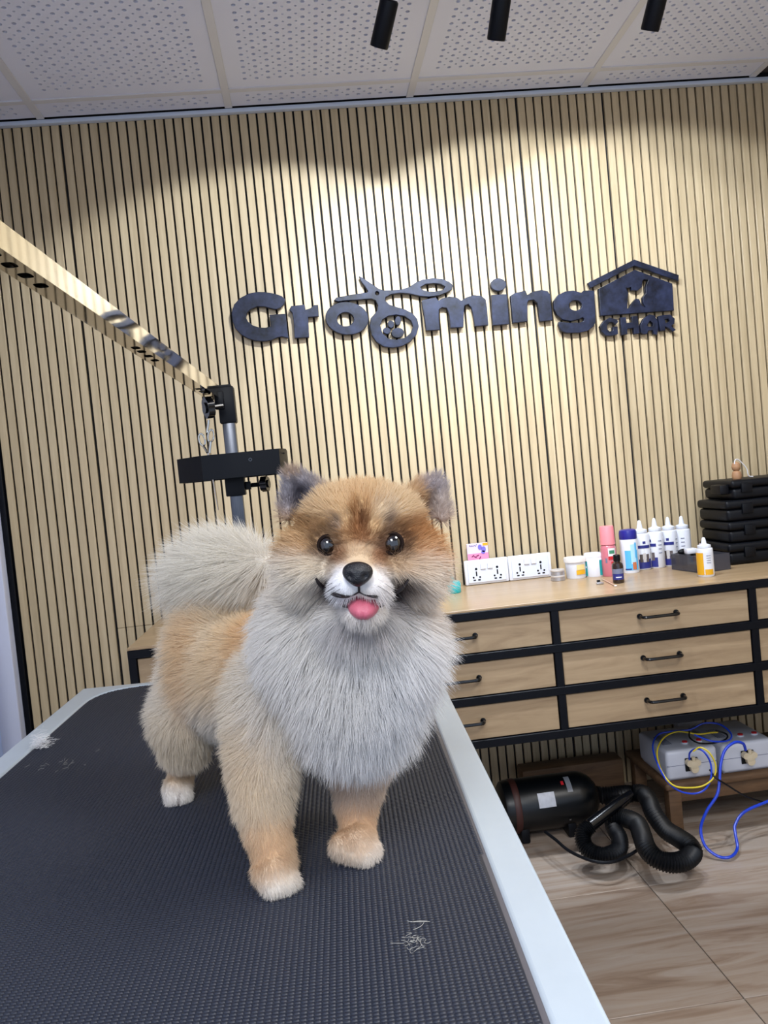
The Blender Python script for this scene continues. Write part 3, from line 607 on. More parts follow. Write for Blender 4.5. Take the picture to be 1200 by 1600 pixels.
wire('black_wire', [(1077, 1143, 2.53), (1078, 1153, 2.48), (1092, 1161, 2.45), (1115, 1161, 2.45), (1134, 1155, 2.46), (1135, 1147, 2.50), (1118, 1141, 2.52)], .0024, M_blkp, 'black wire coiled on top between the two stabiliser boxes')
wire('dark_wire', [(1109, 1203, 2.39), (1118, 1215, 2.36), (1135, 1226, 2.36), (1165, 1244, 2.40), (1198, 1255, 2.44)], .0026, M_blkp, 'thin dark wire running down from the stool edge')
# dryer
yd = 2.50; rd = .080; zd = .098
xa, xb = ony(792, 1270, yd)[0], ony(898, 1255, yd)[0]
dt = thing('pet_dryer', ((xa+xb)/2, yd, 0), 'black cylindrical pet blow dryer on the floor under the cabinet', 'dryer')
B().lathe([(0, -.02), (rd*.80, -.02), (rd*.95, -.012), (rd, 0), (rd, xb-xa), (rd*.985, xb-xa+.015), (rd*.92, xb-xa+.032), (rd*.78, xb-xa+.05), (rd*.55, xb-xa+.065), (rd*.34, xb-xa+.072), (rd*.30, xb-xa+.085), (0, xb-xa+.085)], (xa, yd, zd), (1, 0, 0), 40).out('motor_housing', M_dry, dt)
B().lathe([(rd*1.005, .012), (rd*1.02, .014), (rd*1.02, .030), (rd*1.005, .032)], (xa, yd, zd), (1, 0, 0), 40).out('end_band', M_brownr, dt)
for q in (.04, xb-xa-.03):
    B().box((xa+q-.014, yd-.06, 0), (xa+q+.014, yd+.06, .05), .006).out('foot', M_blkp, dt)
def on_shell(name, m, x0, x1, a0, a1, rr=rd+.0006, th_=.0006):
    ref = (0, -1, 0)
    B().lathe([(rr, x0), (rr+th_, x0), (rr+th_, x1), (rr, x1)], (xa, yd, zd), (1, 0, 0), 10, 1, 0, a0, a1, ref).out(name, m, dt)
on_shell('foil_label', M_label, .085, .137, -.72, -.18)
on_shell('clear_strip', mat('strip_plastic', (120, 124, 132), .2), .180, .196, -1.30, -.62)
on_shell('switch', M_red, .165, .173, -1.06, -.90, rd+.001, .004)
on_shell('bolt', M_alu, .175, .180, .40, .46, rd, .002)
# wand and hose
wd = thing('dryer_hose', P(950, 1300, 2.35), 'black corrugated hose with smooth wand curling on the floor by the dryer', 'hose')
B().tube([P(985, 1240, 2.42), P(965, 1256, 2.38), P(922, 1290, 2.34)], .017, 16, 3, rf=lambda i, m: .011+.009*i/m).out('wand', M_blkg, wd)
def corr(pts, r, n, amp=.0022, sub=14):
    q = [P(x, y, d) for x, y, d in pts]
    for v in q: v[2] = max(v[2], r+.002)
    return B().tube(q, r, 14, sub, rf=lambda i, m: r+amp*(1 if (i % 2) else -1))
corr([(922, 1290, 2.33), (911, 1303, 2.32), (914, 1322, 2.30), (930, 1334, 2.28), (950, 1336, 2.27), (966, 1328, 2.29), (968, 1310, 2.33), (958, 1290, 2.38), (958, 1262, 2.45), (975, 1245, 2.50)], .0215, 14, sub=12).out('coiled_hose', M_hose, wd)
corr([(938, 1243, 2.50), (962, 1242, 2.50), (985, 1240, 2.52), (1004, 1240, 2.50), (1014, 1252, 2.46), (1022, 1272, 2.40), (1040, 1296, 2.33), (1060, 1309, 2.28), (1077, 1321, 2.24), (1082, 1333, 2.22), (1070, 1344, 2.19), (1048, 1348, 2.18), (1025, 1341, 2.19), (1010, 1325, 2.22), (1003, 1305, 2.27), (995, 1287, 2.33), (975, 1278, 2.37), (950, 1276, 2.39)], .0245, 14, sub=12).out('long_hose', M_hose, wd)
wire('power_cord', [(852, 1300, 2.42), (868, 1312, 2.36), (890, 1330, 2.30), (925, 1345, 2.24), (955, 1347, 2.23), (980, 1338, 2.26), (1006, 1322, 2.30)], .0045, M_blkp, '', 'cord', dt)
# ============================================================ GROOMING TABLE
TZ = EYE-.35
tt = thing('grooming_table', (-.15, 1.0, 0), 'white rimmed grooming table with black ribbed rubber mat under the dog', 'table')
def L2(a, b, t): return (a[0]+(b[0]-a[0])*t, a[1]+(b[1]-a[1])*t)
C_fl, C_fr = (-.473, 1.640), (.195, 1.585); C_nr, C_nl = (.140, .22), (-.515, .22)
outer = [C_nl, C_nr, C_fr, C_fl]
RW = .034
inn = []
nl, nr = (C_nl[0]+RW+.001, .26), (C_nr[0]-RW, .26); fr, flq = (C_fr[0]-RW-.0, C_fr[1]-.022), (C_fl[0]+RW+.003, C_fl[1]-.022)
def corner(c, a, b, r, n=8):
    ca = Vector((a[0]-c[0], a[1]-c[1])).normalized()*r; cb = Vector((b[0]-c[0], b[1]-c[1])).normalized()*r; c = Vector(c); p0, p1 = c+ca, c+cb
    return [tuple((p0*(1-t)**2+c*2*t*(1-t)+p1*t*t)) for t in [k/n for k in range(n+1)]]
inn = corner(nl, flq, nr, .02)+corner(nr, nl, fr, .02)+corner(fr, nr, flq, .10)+corner(flq, fr, nl, .10)
# rim: bridge outer and inner outlines
def densify(poly, n):
    out = []
    for i in range(len(poly)):
        a, b_ = poly[i], poly[(i+1) % len(poly)]
        out += [L2(a, b_, t/n) for t in range(n)]
    return out
rim = B(); cu = bpy.data.curves.new('rim', 'CURVE'); cu.dimensions = '2D'; cu.fill_mode = 'BOTH'; cu.extrude = .010; cu.bevel_depth = .004; cu.bevel_resolution = 2; cu.offset = -.003
for poly in (outer, inn):
    s = cu.splines.new('POLY'); s.points.add(len(poly)-1); s.use_cyclic_u = True
    for q_, (x, y) in zip(s.points, poly): q_.co = (x, y, 0, 1)
tmp = bpy.data.objects.new('tmp', cu); COL.objects.link(tmp)
me = bpy.data.meshes.new_from_object(tmp.evaluated_get(bpy.context.evaluated_depsgraph_get())); bpy.data.objects.remove(tmp); rim.bm.free()
me.transform(Matrix.Translation((0, 0, TZ-.014+.001)))
finish('rim', me, M_rail, tt, 30)
def inset(poly, d):
    n = len(poly); o = []
    cx = sum(p[0] for p in poly)/n; cy = sum(p[1] for p in poly)/n
    for i in range(n):
        a, b_ = Vector(poly[i-1]), Vector(poly[(i+1) % n]); t = (b_-a).normalized(); nn = Vector((-t.y, t.x)); o.append((poly[i][0]+nn.x*d, poly[i][1]+nn.y*d))
    return o
B().prism(inset(inn, .0005), TZ-.012, TZ-.0012, lambda x, y, h: (x, y, h)).out('mat_edge', M_lip, tt, 0)
mi = inset(inn, .005)
B().prism(mi, TZ-.011, TZ-.0002, lambda x, y, h: (x, y, h)).out('rubber_mat', M_mat, tt, 0)
# mat relief: small raised pads in rows
xmn, xmx, ymn, ymx = -.47, .16, .27, 1.615
cxp, cyp = .0048, .0038; nxp, nyp = int((xmx-xmn)/cxp), int((ymx-ymn)/cyp)
gx, gy = np.meshgrid(np.arange(nxp), np.arange(nyp), indexing='ij'); gx = gx.ravel(); gy = gy.ravel()
rot = .035; px_ = xmn+gx*cxp; py_ = ymn+gy*cyp+(gx % 2)*0
pxr = px_+ (py_-1.0)*rot*1.0+.0; pyr = py_-(px_+.15)*rot
mp_ = np.array(mi); inside = np.zeros(len(pxr), bool); jn = len(mp_)
for i in range(jn):
    x1_, y1_ = mp_[i]; x2_, y2_ = mp_[(i+1) % jn]
    c_ = ((y1_ > pyr) != (y2_ > pyr)) & (pxr < (x2_-x1_)*(pyr-y1_)/(y2_-y1_+1e-12)+x1_); inside ^= c_
pxr, pyr = pxr[inside], pyr[inside]; n = len(pxr)
hb_ = np.array([(-1, -1), (1, -1), (1, 1), (-1, 1)], float)
V_ = np.zeros((n, 8, 3)); 
V_[:, :4, 0] = pxr[:, None]+hb_[:, 0]*cxp*.45; V_[:, :4, 1] = pyr[:, None]+hb_[:, 1]*cyp*.34; V_[:, :4, 2] = TZ-.0004
V_[:, 4:, 0] = pxr[:, None]+hb_[:, 0]*cxp*.37; V_[:, 4:, 1] = pyr[:, None]+hb_[:, 1]*cyp*.20; V_[:, 4:, 2] = TZ+.0005
Fq = np.array([(4, 5, 6, 7), (0, 1, 5, 4), (1, 2, 6, 5), (2, 3, 7, 6), (3, 0, 4, 7)])
Fa = (np.arange(n)[:, None, None]*8+Fq[None]).reshape(-1, 4)
me = bpy.data.meshes.new('mat_pads'); me.vertices.add(n*8); me.vertices.foreach_set('co', V_.ravel())
me.loops.add(Fa.size); me.loops.foreach_set('vertex_index', Fa.ravel()); me.polygons.add(len(Fa)); me.polygons.foreach_set('loop_start', np.arange(len(Fa))*4); me.update(); me.validate()
o = finish('mat_pads', me, M_mat, tt, 0); o['kind'] = 'stuff'
B().box((-.46, .26, TZ-.030), (.12, 1.55, TZ-.0152)).out('deck', M_blkp, tt, smooth=0)
for x, y in ((-.44, .30), (.10, .30), (-.42, 1.50), (.13, 1.50)): B().cyl((x, y, 0), (x, y, TZ-.0302), .016, 14).out('leg', M_steel, tt)
# ---- arm, post, tool tray
YP = 1.685
pc = Vector(ony(362, 700, YP)); ap = thing('grooming_stand', (pc.x, YP, TZ), 'shiny square steel grooming arm on a post clamped behind the dog', 'grooming stand')
px0 = pc.x; hwp = .0125
B().box((px0-hwp, YP-hwp, TZ-.10), (px0+hwp, YP+hwp, ony(358, 612, YP)[2]), .002, 2).out('post', M_steel, ap)
B().box((px0-.03, YP-.10, TZ-.030), (px0+.03, YP+.02, TZ-.0305-.02), .003).out('clamp', M_blkp, ap)
zt, zb = ony(357, 603, YP-.016)[2], ony(367, 660, YP-.016)[2]
B().box((px0-.0165, YP-.0165, zb), (px0+.0165, YP+.0165, zt), .003, 2).box((px0-.020, YP-.012, zt-.002), (px0+.012, YP+.012, zt+.004), .001).out('sleeve', M_blkp, ap)
# arm bar: far end at the sleeve, near end by the camera
T0 = Vector(P(344, 604, 1.66)); T1 = Vector(P(-70, 291, .64)); ad = (T1-T0).normalized()
upv = Vector((0, 0, 1)); rt = ad.cross(upv).normalized(); up2 = rt.cross(ad).normalized()
if rt.x < 0: rt = -rt
sw = .0255; q0 = T0-ad*.0; Larm = (T1-T0).length
def armpt(s, a, b): return T0+ad*s-rt*a-up2*b   # a: from the right face, b: from the top face
ab = B()
for (a0_, a1_, b0_, b1_) in ((0, .0016, 0, sw), (sw-.0016, sw, 0, sw), (.0016, sw-.0016, 0, .0016)):
    vs = [armpt(s, a, b) for s in (0, Larm) for a, b in ((a0_, b0_), (a1_, b0_), (a1_, b1_), (a0_, b1_))]
    v = [ab.bm.verts.new(x) for x in vs]
    for f in ((0, 1, 2, 3), (4, 5, 6, 7), (0, 1, 5, 4), (1, 2, 6, 5), (2, 3, 7, 6), (3, 0, 4, 7)): ab.bm.faces.new([v[i] for i in f])
ab.out('arm_bar', M_chrome, ap, 0)
# underside with oval holes in groups
cu = bpy.data.curves.new('under', 'CURVE'); cu.dimensions = '2D'; cu.fill_mode = 'BOTH'; cu.extrude = .0007
holes = []
def slot(s, L=.0105, W=.0075):
    return [(s+math.copysign(abs(math.cos(t))**.6, math.cos(t))*L/2, sw/2+math.copysign(abs(math.sin(t))**.6, math.sin(t))*W/2) for t in [2*PI*k/16 for k in range(16)]]
def s_at(px, py):
    """arm length at which the underside centre projects to this pixel column"""
    lo, hi = 0., Larm
    for _ in range(40):
        m_ = (lo+hi)/2; v = armpt(m_, sw/2, sw)-Vector(O3); x = 600+F*v.dot(Vector(CR))/v.dot(Vector(CF))
        lo, hi = (m_, hi) if x > px else (lo, m_)
    return lo
for hp in (64, 40, 15, -12, 212, 221, 232, 242, 310, 316, 322, 328): holes.append(slot(s_at(hp, 0), (.017 if hp < 100 else .018), (.0125 if hp < 100 else .0115)))
for poly in [[(0, .001), (Larm, .001), (Larm, sw-.001), (0, sw-.001)]]+holes:
    s = cu.splines.new('POLY'); s.points.add(len(poly)-1); s.use_cyclic_u = True
    for q_, (x, y) in zip(s.points, poly): q_.co = (x, y, 0, 1)
tmp = bpy.data.objects.new('tmp', cu); COL.objects.link(tmp); me = bpy.data.meshes.new_from_object(tmp.evaluated_get(bpy.context.evaluated_depsgraph_get())); bpy.data.objects.remove(tmp)
org = armpt(0, 0, sw-.0008); mx = Matrix.Identity(4)
for i in range(3): mx[i][0] = ad[i]; mx[i][1] = -rt[i]; mx[i][2] = up2[i]; mx[i][3] = org[i]
me.transform(mx); finish('perforated_underside', me, M_chrome, ap, 0)
vs = [armpt(s, a, sw*.55) for s in (.002, Larm-.002) for a in (.002, sw-.002)]
lb = B(); v = [lb.bm.verts.new(x) for x in vs]; lb.bm.faces.new((v[0], v[1], v[3], v[2])); lb.out('inner_dark_sheet', M_blkp, ap, 0)  # flat black sheet darkens the tube inside, behind the holes
B().box((px0-.022, YP-.022, ony(355, 640, YP)[2]), (px0-.004, YP-.010, ony(355, 612, YP)[2]), .002).out('arm_bracket', M_blkp, ap)
def knob(c, ax, r=.017, name='knob'):
    ax = Vector(ax).normalized(); b_ = B(); b_.cyl(c, Vector(c)-ax*.022, .0045, 10); u = ax.orthogonal().normalized(); v = ax.cross(u); pts = []
    for k in range(36):
        a = 2*PI*k/36; rr = r*(1-.13*max(0, math.cos(6*a+PI))); pts.append((rr*math.cos(a), rr*math.sin(a)))
    b_.prism(pts, 0, .013, lambda x, y, h: Vector(c)+u*x+v*y+ax*h); b_.cyl(Vector(c)+ax*.013, Vector(c)+ax*.016, r*.5, 14)
    b_.out(name, M_blkg, ap); 
knob(Vector(P(331, 636, 1.60)), (-1, -.45, -.1), .021); 
zk = ony(405, 757, YP)[2]; B().box((px0-.019, YP-.019, zk-.018), (px0+.019, YP+.019, ony(368, 738, YP)[2]), .002).box((px0+.019, YP-.008, zk-.008), (px0+.030, YP+.008, zk+.008), .001).out('tray_collar', M_blkp, ap)
knob(Vector((px0+.052, YP-.002, zk)), (1, -.3, 0), .0155)
# tool tray: walls only, with a plate that leaves a slot
z0t, z1t = ony(380, 745, 1.62)[2], ony(380, 706, 1.62)[2]
def tx(px, Y=1.62): return ony(px, 725, Y)[0]
tp = [(tx(315), 1.618), (tx(438), 1.618), (tx(449, 1.66), 1.655), (tx(449, 1.66), 1.76), (tx(277, 1.68), 1.76), (tx(277, 1.68), 1.68)]
tw = B(); nT = len(tp); ins = []
for i in range(nT):
    a, b_, c = Vector(tp[i-1]), Vector(tp[i]), Vector(tp[(i+1) % nT]); d1, d2 = (b_-a).normalized(), (c-b_).normalized(); n1, n2 = Vector((-d1.y, d1.x)), Vector((-d2.y, d2.x)); m_ = (n1+n2).normalized(); ins.append(b_+m_*(.0025/max(.3, m_.dot(n1))))
R_ = [[tw.bm.verts.new((p_[0], p_[1], z)) for p_ in ring] for ring, z in ((tp, z0t), (tp, z1t), (ins, z1t), (ins, z0t))]
for a, b_ in ((0, 1), (1, 2), (2, 3), (3, 0)):
    for i in range(nT): tw.bm.faces.new((R_[a][i], R_[a][(i+1) % nT], R_[b_][(i+1) % nT], R_[b_][i]))
sxp = tx(329, 1.65)
zm = z1t-.010
tw.box((tx(279, 1.7), 1.70, zm), (px0-.014, 1.757, zm+.002)).box((px0+.014, 1.64, zm), (tx(447, 1.66), 1.757, zm+.002)).box((px0-.013, 1.70, zm), (px0+.013, 1.757, zm+.002)).box((tx(318), 1.62, zm), (sxp-.009, 1.70, zm+.002)).box((sxp+.009, 1.62, zm), (px0-.0135, 1.70, zm+.002))
tw.out('tool_tray', M_blk, ap, 30)
pb = ony(391, 718, 1.6175)
B().lathe([(.002, 0), (.0032, 0), (.0032, .0014), (.002, .0014)], (pb[0], 1.6178, pb[2]), (0, -1, 0), 16).out('screw', M_steel, ap)
# scissors hanging in the tray
sc = thing('grooming_scissors', ony(327, 705, 1.655), 'silver grooming scissors hanging point down in the black tool tray', 'scissors')
def SP(x, y, d=1.655): return Vector(ony(x, y, d))
for (cx_, cy_, rx_, ry_, rt_) in ((315.5, 687, 4.6, 9.5, -.25), (329.5, 681, 4.6, 9.5, .12)):
    B().tube([SP(cx_+rx_*math.cos(a)*math.cos(rt_)-ry_*math.sin(a)*math.sin(rt_), cy_+rx_*math.cos(a)*math.sin(rt_)+ry_*math.sin(a)*math.cos(rt_)) for a in [2*PI*k/14 for k in range(14)]], .0019, 8, 2, closed=True).out('finger_ring', M_chrome, sc)
B().tube([SP(323, 676), SP(325, 664), SP(326, 656)], .0024, 8, 4).out('finger_rest', M_chrome, sc)
B().tube([SP(317, 696), SP(321, 702), SP(326, 710)], .0024, 8, 4).tube([SP(329, 690), SP(328, 700), SP(327, 710)], .0024, 8, 4).out('shank', M_chrome, sc)
for dx, dd in ((0, 0), (1.2, .0022)):
    B().tube([SP(326+dx, 708, 1.655+dd), SP(331+dx, 735, 1.655+dd), SP(334+dx, 755, 1.655+dd), SP(341+dx*.4, 797, 1.655+dd)], .003, 6, 5, rf=lambda i, m: .0036*(1-.85*i/m)+.0002).out('blade', M_chrome, sc)
#DOG
from mathutils.bvhtree import BVHTree
VR, VU, VF = Vector(CR), Vector(CU), Vector(CF)
HD = Vector((.48, -.877, 0)).normalized(); LF_ = Vector((.877, .48, 0)).normalized()   # the dog's own forward and left
paw_rf, paw_lf, paw_rh = Vector(onz(452, 1404, TZ)), Vector(onz(596, 1347, TZ)), Vector(onz(282, 1261, TZ))
dog = thing('dog', (-.08, .83, TZ+.001), 'fluffy cream and tan small dog standing on the black mat, tongue out, facing the viewer', 'dog')
class Balls:
    def __init__(s): s.V, s.Fc, s.n, s.cache = [], [], 0, {}
    def unit(s, u, v):
        if (u, v) not in s.cache:
            bm = bmesh.new(); bmesh.ops.create_uvsphere(bm, u_segments=u, v_segments=v, radius=1); bmesh.ops.triangulate(bm, faces=bm.faces[:])
            s.cache[u, v] = (np.array([q.co[:] for q in bm.verts]), np.array([[q.index for q in f.verts] for f in bm.faces])); bm.free()
        return s.cache[u, v]
    def add(s, c, ax, r, u=14, v=9):
        X, Fm = s.unit(u, v); ax = np.array([list(a) for a in ax]); s.V.append((X*np.array(r))@ax+np.array(c)); s.Fc.append(Fm+s.n); s.n += len(X)
    def mesh(s):
        me = bpy.data.meshes.new('tmp'); me.from_pydata(np.concatenate(s.V).tolist(), [], np.concatenate(s.Fc).tolist()); return me
db = Balls(); ID3 = np.eye(3)
def Pv(x, y, d): return Vector(P(x, y, d))
def blob(c, r, n=20):
    """ellipsoid whose axes follow right, up and depth as seen by the photographer"""
    db.add(c, (CR, CF, CU), (r[0], r[2], r[1]), n, n//2+2)
def limb(pts):
    """tapered chain of overlapping balls"""
    for (a, ra), (b_, rb) in zip(pts, pts[1:]):
        L = (b_-a).length; n = max(2, int(L/(min(ra, rb)*.35)))
        for k in range(n+1):
            t = k/n; rr_ = ra+(rb-ra)*t; db.add(a+(b_-a)*t, ID3, (rr_, rr_, rr_))
def paw(toe, hd, w=.018):
    c = toe-hd*.020+Vector((0, 0, .011)); lf = Vector((-hd.y, hd.x, 0))
    for k in range(3): 
        db.add(c-hd*.006*k+Vector((0, 0, .002*k)), (hd, lf, (0, 0, 1)), (w*.90, w*.92, .0115))
    for k in (-1.5, -.5, .5, 1.5):
        db.add(c+hd*(.0135-.0034*abs(k))+lf*(k*w*.42)-Vector((0, 0, .003)), (hd, lf, (0, 0, 1)), (.0080, .0050, .0080))
    return c
# torso, chest, neck
limb([(Pv(540, 1060, .790), .060), (Pv(440, 1055, .875), .060), (Pv(345, 1060, .955), .061)])
blob(Pv(555, 1030, .745), (.063, .074, .050)); blob(Pv(556, 1105, .755), (.052, .044, .042)); blob(Pv(585, 990, .730), (.053, .052, .045)); blob(Pv(500, 990, .75), (.050, .060, .050))
limb([(Pv(560, 960, .745), .058), (Pv(566, 880, .715), .050)])
blob(Pv(345, 1020, .960), (.060, .050, .060))
# head
blob(Pv(565, 840, .708), (.053, .044, .045)); blob(Pv(566, 805, .705), (.048, .026, .040))
blob(Pv(500, 880, .697), (.032, .032, .030)); blob(Pv(633, 880, .697), (.031, .032, .030))
blob(Pv(561, 893, .668), (.025, .019, .024)); blob(Pv(560, 902, .645), (.0185, .0135, .022)); blob(Pv(541, 915, .634), (.0125, .0105, .013)); blob(Pv(582, 916, .634), (.0125, .0105, .013)); blob(Pv(560, 895, .632), (.0105, .009, .014))
blob(Pv(567, 955, .652), (.018, .0080, .018)); blob(Pv(567, 958, .644), (.0150, .0065, .014)); blob(Pv(567, 962, .685), (.032, .018, .03))
# ears
for base, mid_, tip in (((449, 804), (505, 768), (451, 735)), ((640, 772), (692, 806), (687, 746))):
    T_ = Pv(*tip, .722)
    for k in range(7):
        t = k/6; a = Pv(base[0]+(mid_[0]-base[0])*t, base[1]+(mid_[1]-base[1])*t, .722-.010*math.sin(PI*t)*-1); limb([(a, .0062), (T_+(a-T_)*.12, .0038)])
# front legs
c = paw(paw_rf, HD, .0185); limb([(Pv(432, 1085, .800), .043), (Pv(412, 1180, .778), .033), (Pv(410, 1240, .765), .0265), (Pv(418, 1300, .752), .0205), (Pv(432, 1345, .745), .0175), (c+Vector((0, 0, .006)), .014)])
c = paw(paw_lf, (HD+LF_*.75).normalized(), .0190); limb([(Pv(575, 1120, .815), .036), (Pv(560, 1215, .805), .0245), (Pv(557, 1265, .800), .0185), (Pv(560, 1300, .795), .0160), (c+Vector((0, 0, .006)), .0145)])
# hind legs
c = paw(paw_rh, (HD-LF_*.25).normalized(), .0165); hk = Pv(284, 1196, .985)
limb([(Pv(318, 1060, .950), .044), (Pv(285, 1120, .945), .036), (Pv(288, 1165, .955), .025), (hk, .0150), (Pv(281, 1222, .972), .0138), (c+Vector((0, 0, .005)), .0135)])
sh_ = LF_*.088+Vector((0, .01, 0)); toe = paw_rh+sh_
c = paw(toe, HD, .0165); limb([(Pv(318, 1060, .950)+sh_, .044), (Pv(285, 1120, .945)+sh_, .036), (Pv(288, 1165, .955)+sh_, .025), (hk+sh_, .0150), (Pv(281, 1222, .972)+sh_, .0138), (c+Vector((0, 0, .005)), .0135)])
# tail curled over the back
limb([(Pv(330, 985, 1.005), .020), (Pv(306, 945, 1.01), .020), (Pv(300, 905, 1.00), .022), (Pv(330, 885, .975), .025), (Pv(375, 880, .945), .023), (Pv(412, 885, .92), .015)])
me = db.mesh(); tmp = bpy.data.objects.new('tmp', me); COL.objects.link(tmp)
rm = tmp.modifiers.new('r', 'REMESH'); rm.mode = 'VOXEL'; rm.voxel_size = .0027; rm.use_smooth_shade = True
sm = tmp.modifiers.new('s', 'SMOOTH'); sm.factor = .5; sm.iterations = 5
bme = bpy.data.meshes.new_from_object(tmp.evaluated_get(bpy.context.evaluated_depsgraph_get())); bpy.data.objects.remove(tmp)
bme.name = 'dog_body'
# ---- coat: colour, length and lie of the hair as functions of the place on the body
AXM = np.array([CR, CU, CF])
def field(pos, items, base):
    out = np.tile(np.array(base, float), (len(pos), 1))
    for it in items:
        (x, y, d), r, val = it[0], it[1], it[2]; st = it[3] if len(it) > 3 else 1.
        q = ((pos-P(x, y, d))@AXM.T)/np.array(r); q2 = (q*q).sum(1); w_ = st/(1+np.exp(np.clip((q2-1)*3.2, -30, 30)))
        out += (np.array(val, float)-out)*w_[:, None]
    return out
L_ = lambda c: lin(c)
COATC = [
 ((330, 1000, .93), (.12, .062, .13), L_((222, 190, 142)), .9), ((392, 1010, .85), (.016, .06, .05), L_((214, 170, 116)), .8), ((345, 1040, .92), (.020, .05, .04), L_((228, 214, 190)), .8),
 ((300, 1040, .93), (.018, .06, .05), L_((216, 180, 138)), .6), ((255, 1060, .95), (.022, .08, .06), L_((228, 220, 206)), .8), ((285, 1140, .95), (.04, .04, .05), L_((222, 200, 164)), .7),
 ((395, 1120, .79), (.035, .07, .05), L_((226, 208, 176)), .7), ((412, 1240, .76), (.045, .07, .04), L_((222, 196, 158)), .75), ((430, 1330, .745), (.035, .030, .04), L_((222, 180, 132)), .8),
 ((560, 1230, .80), (.045, .05, .04), L_((222, 192, 164)), .8), ((560, 1295, .79), (.035, .026, .04), L_((226, 184, 138)), .8),
 ((284, 1205, .97), (.03, .02, .04), L_((222, 188, 142)), .7), ((452, 1392, .715), (.024, .0150, .03), L_((238, 230, 220)), .9), ((596, 1335, .765), (.017, .016, .03), L_((236, 226, 216)), .8), ((280, 1245, .95), (.028, .013, .04), L_((240, 234, 228)), .9),
 ((330, 890, .97), (.085, .048, .08), L_((236, 230, 216)), 1.),
 ((560, 1080, .72), (.10, .085, .09), L_((226, 226, 230)), .9), ((500, 1010, .74), (.06, .08, .08), L_((228, 222, 212)), .7), ((470, 1080, .80), (.03, .08, .06), L_((228, 212, 184)), .5),
 ((568, 800, .70), (.095, .050, .10), L_((216, 178, 126)), 1.), ((462, 850, .71), (.034, .040, .06), L_((200, 158, 106)), .85), ((672, 850, .71), (.032, .052, .06), L_((200, 146, 90)), .9),
 ((690, 900, .71), (.018, .03, .05), L_((208, 160, 110)), .7), ((630, 785, .68), (.022, .018, .05), L_((216, 190, 150)), .8), ((500, 780, .68), (.02, .02, .05), L_((216, 186, 142)), .6),
 ((478, 893, .69), (.020, .013, .04), L_((236, 226, 210)), .9), ((648, 893, .69), (.016, .013, .04), L_((234, 216, 194)), .85),
 ((482, 822, .68), (.024, .007, .04), L_((156, 116, 74)), .7), ((650, 825, .68), (.024, .010, .04), L_((172, 120, 72)), .7), ((600, 800, .665), (.010, .008, .03), L_((206, 190, 168)), .5),
 ((526, 820, .66), (.0045, .007, .03), L_((120, 104, 100)), .7), ((604, 816, .66), (.0040, .007, .03), L_((130, 112, 106)), .7), ((280, 1248, .95), (.0011, .009, .012), L_((96, 70, 70)), .8),  # last one puts the dark gap between hind toes into the coat colour
 ((563, 826, .66), (.0070, .016, .04), L_((112, 66, 38)), .98), ((556, 806, .66), (.003, .012, .03), L_((160, 110, 66)), .7), ((572, 806, .66), (.0025, .010, .03), L_((170, 126, 86)), .6), ((551, 845, .66), (.012, .012, .03), L_((168, 118, 74)), .7), ((585, 852, .66), (.012, .010, .03), L_((150, 102, 66)), .7),
 ((560, 868, .65), (.014, .010, .03), L_((206, 182, 150)), .8),
 ((512, 856, .665), (.0135, .0150, .03), L_((92, 64, 50)), .85), ((614, 853, .665), (.0155, .0160, .03), L_((80, 52, 42)), .9), ((532, 868, .66), (.007, .007, .03), L_((140, 98, 66)), .7), ((594, 874, .66), (.008, .008, .03), L_((140, 94, 62)), .7),
 ((470, 912, .69), (.034, .022, .05), L_((230, 220, 204)), .9), ((660, 905, .69), (.024, .020, .05), L_((230, 214, 194)), .8), ((668, 935, .70), (.02, .02, .05), L_((232, 220, 206)), .8), ((625, 882, .67), (.014, .007, .03), L_((204, 170, 130)), .6), ((484, 885, .67), (.016, .007, .03), L_((226, 208, 180)), .6),
 ((504, 918, .665), (.014, .0080, .03), L_((124, 114, 112)), .7), ((520, 937, .66), (.011, .009, .03), L_((120, 112, 114)), .75), ((632, 920, .665), (.013, .010, .03), L_((96, 84, 84)), .8), ((617, 942, .66), (.011, .011, .03), L_((112, 102, 106)), .8), ((568, 974, .66), (.024, .0055, .04), L_((150, 142, 144)), .75),  # grey shading below the chin is painted in by the last entry
 ((512, 916, .66), (.0060, .0050, .03), L_((60, 50, 52)), .8), ((522, 925, .66), (.0070, .0045, .03), L_((56, 46, 50)), .9), ((532, 935, .66), (.0060, .0040, .03), L_((64, 54, 56)), .85),
 ((628, 913, .66), (.0070, .0060, .03), L_((50, 40, 42)), .9), ((618, 923, .66), (.0070, .0055, .03), L_((50, 40, 42)), .95), ((607, 934, .66), (.0060, .0045, .03), L_((60, 50, 54)), .85),
 ((536, 912, .635), (.0135, .0125, .03), L_((238, 238, 242)), .95), ((594, 913, .635), (.0135, .0120, .03), L_((234, 228, 226)), .95), ((567, 957, .64), (.0185, .0060, .03), L_((236, 228, 220)), .95),
 ((462, 764, .722), (.026, .024, .03), L_((150, 149, 160)), .95), ((474, 778, .72), (.012, .012, .03), L_((98, 94, 104)), .8), ((453, 733, .722), (.012, .0085, .03), L_((168, 140, 112)), .8),
 ((690, 780, .722), (.014, .022, .03), L_((186, 176, 172)), .9), ((684, 752, .722), (.016, .010, .03), L_((168, 160, 166)), .8), ((682, 736, .722), (.016, .004, .03), L_((110, 88, 74)), .8)]
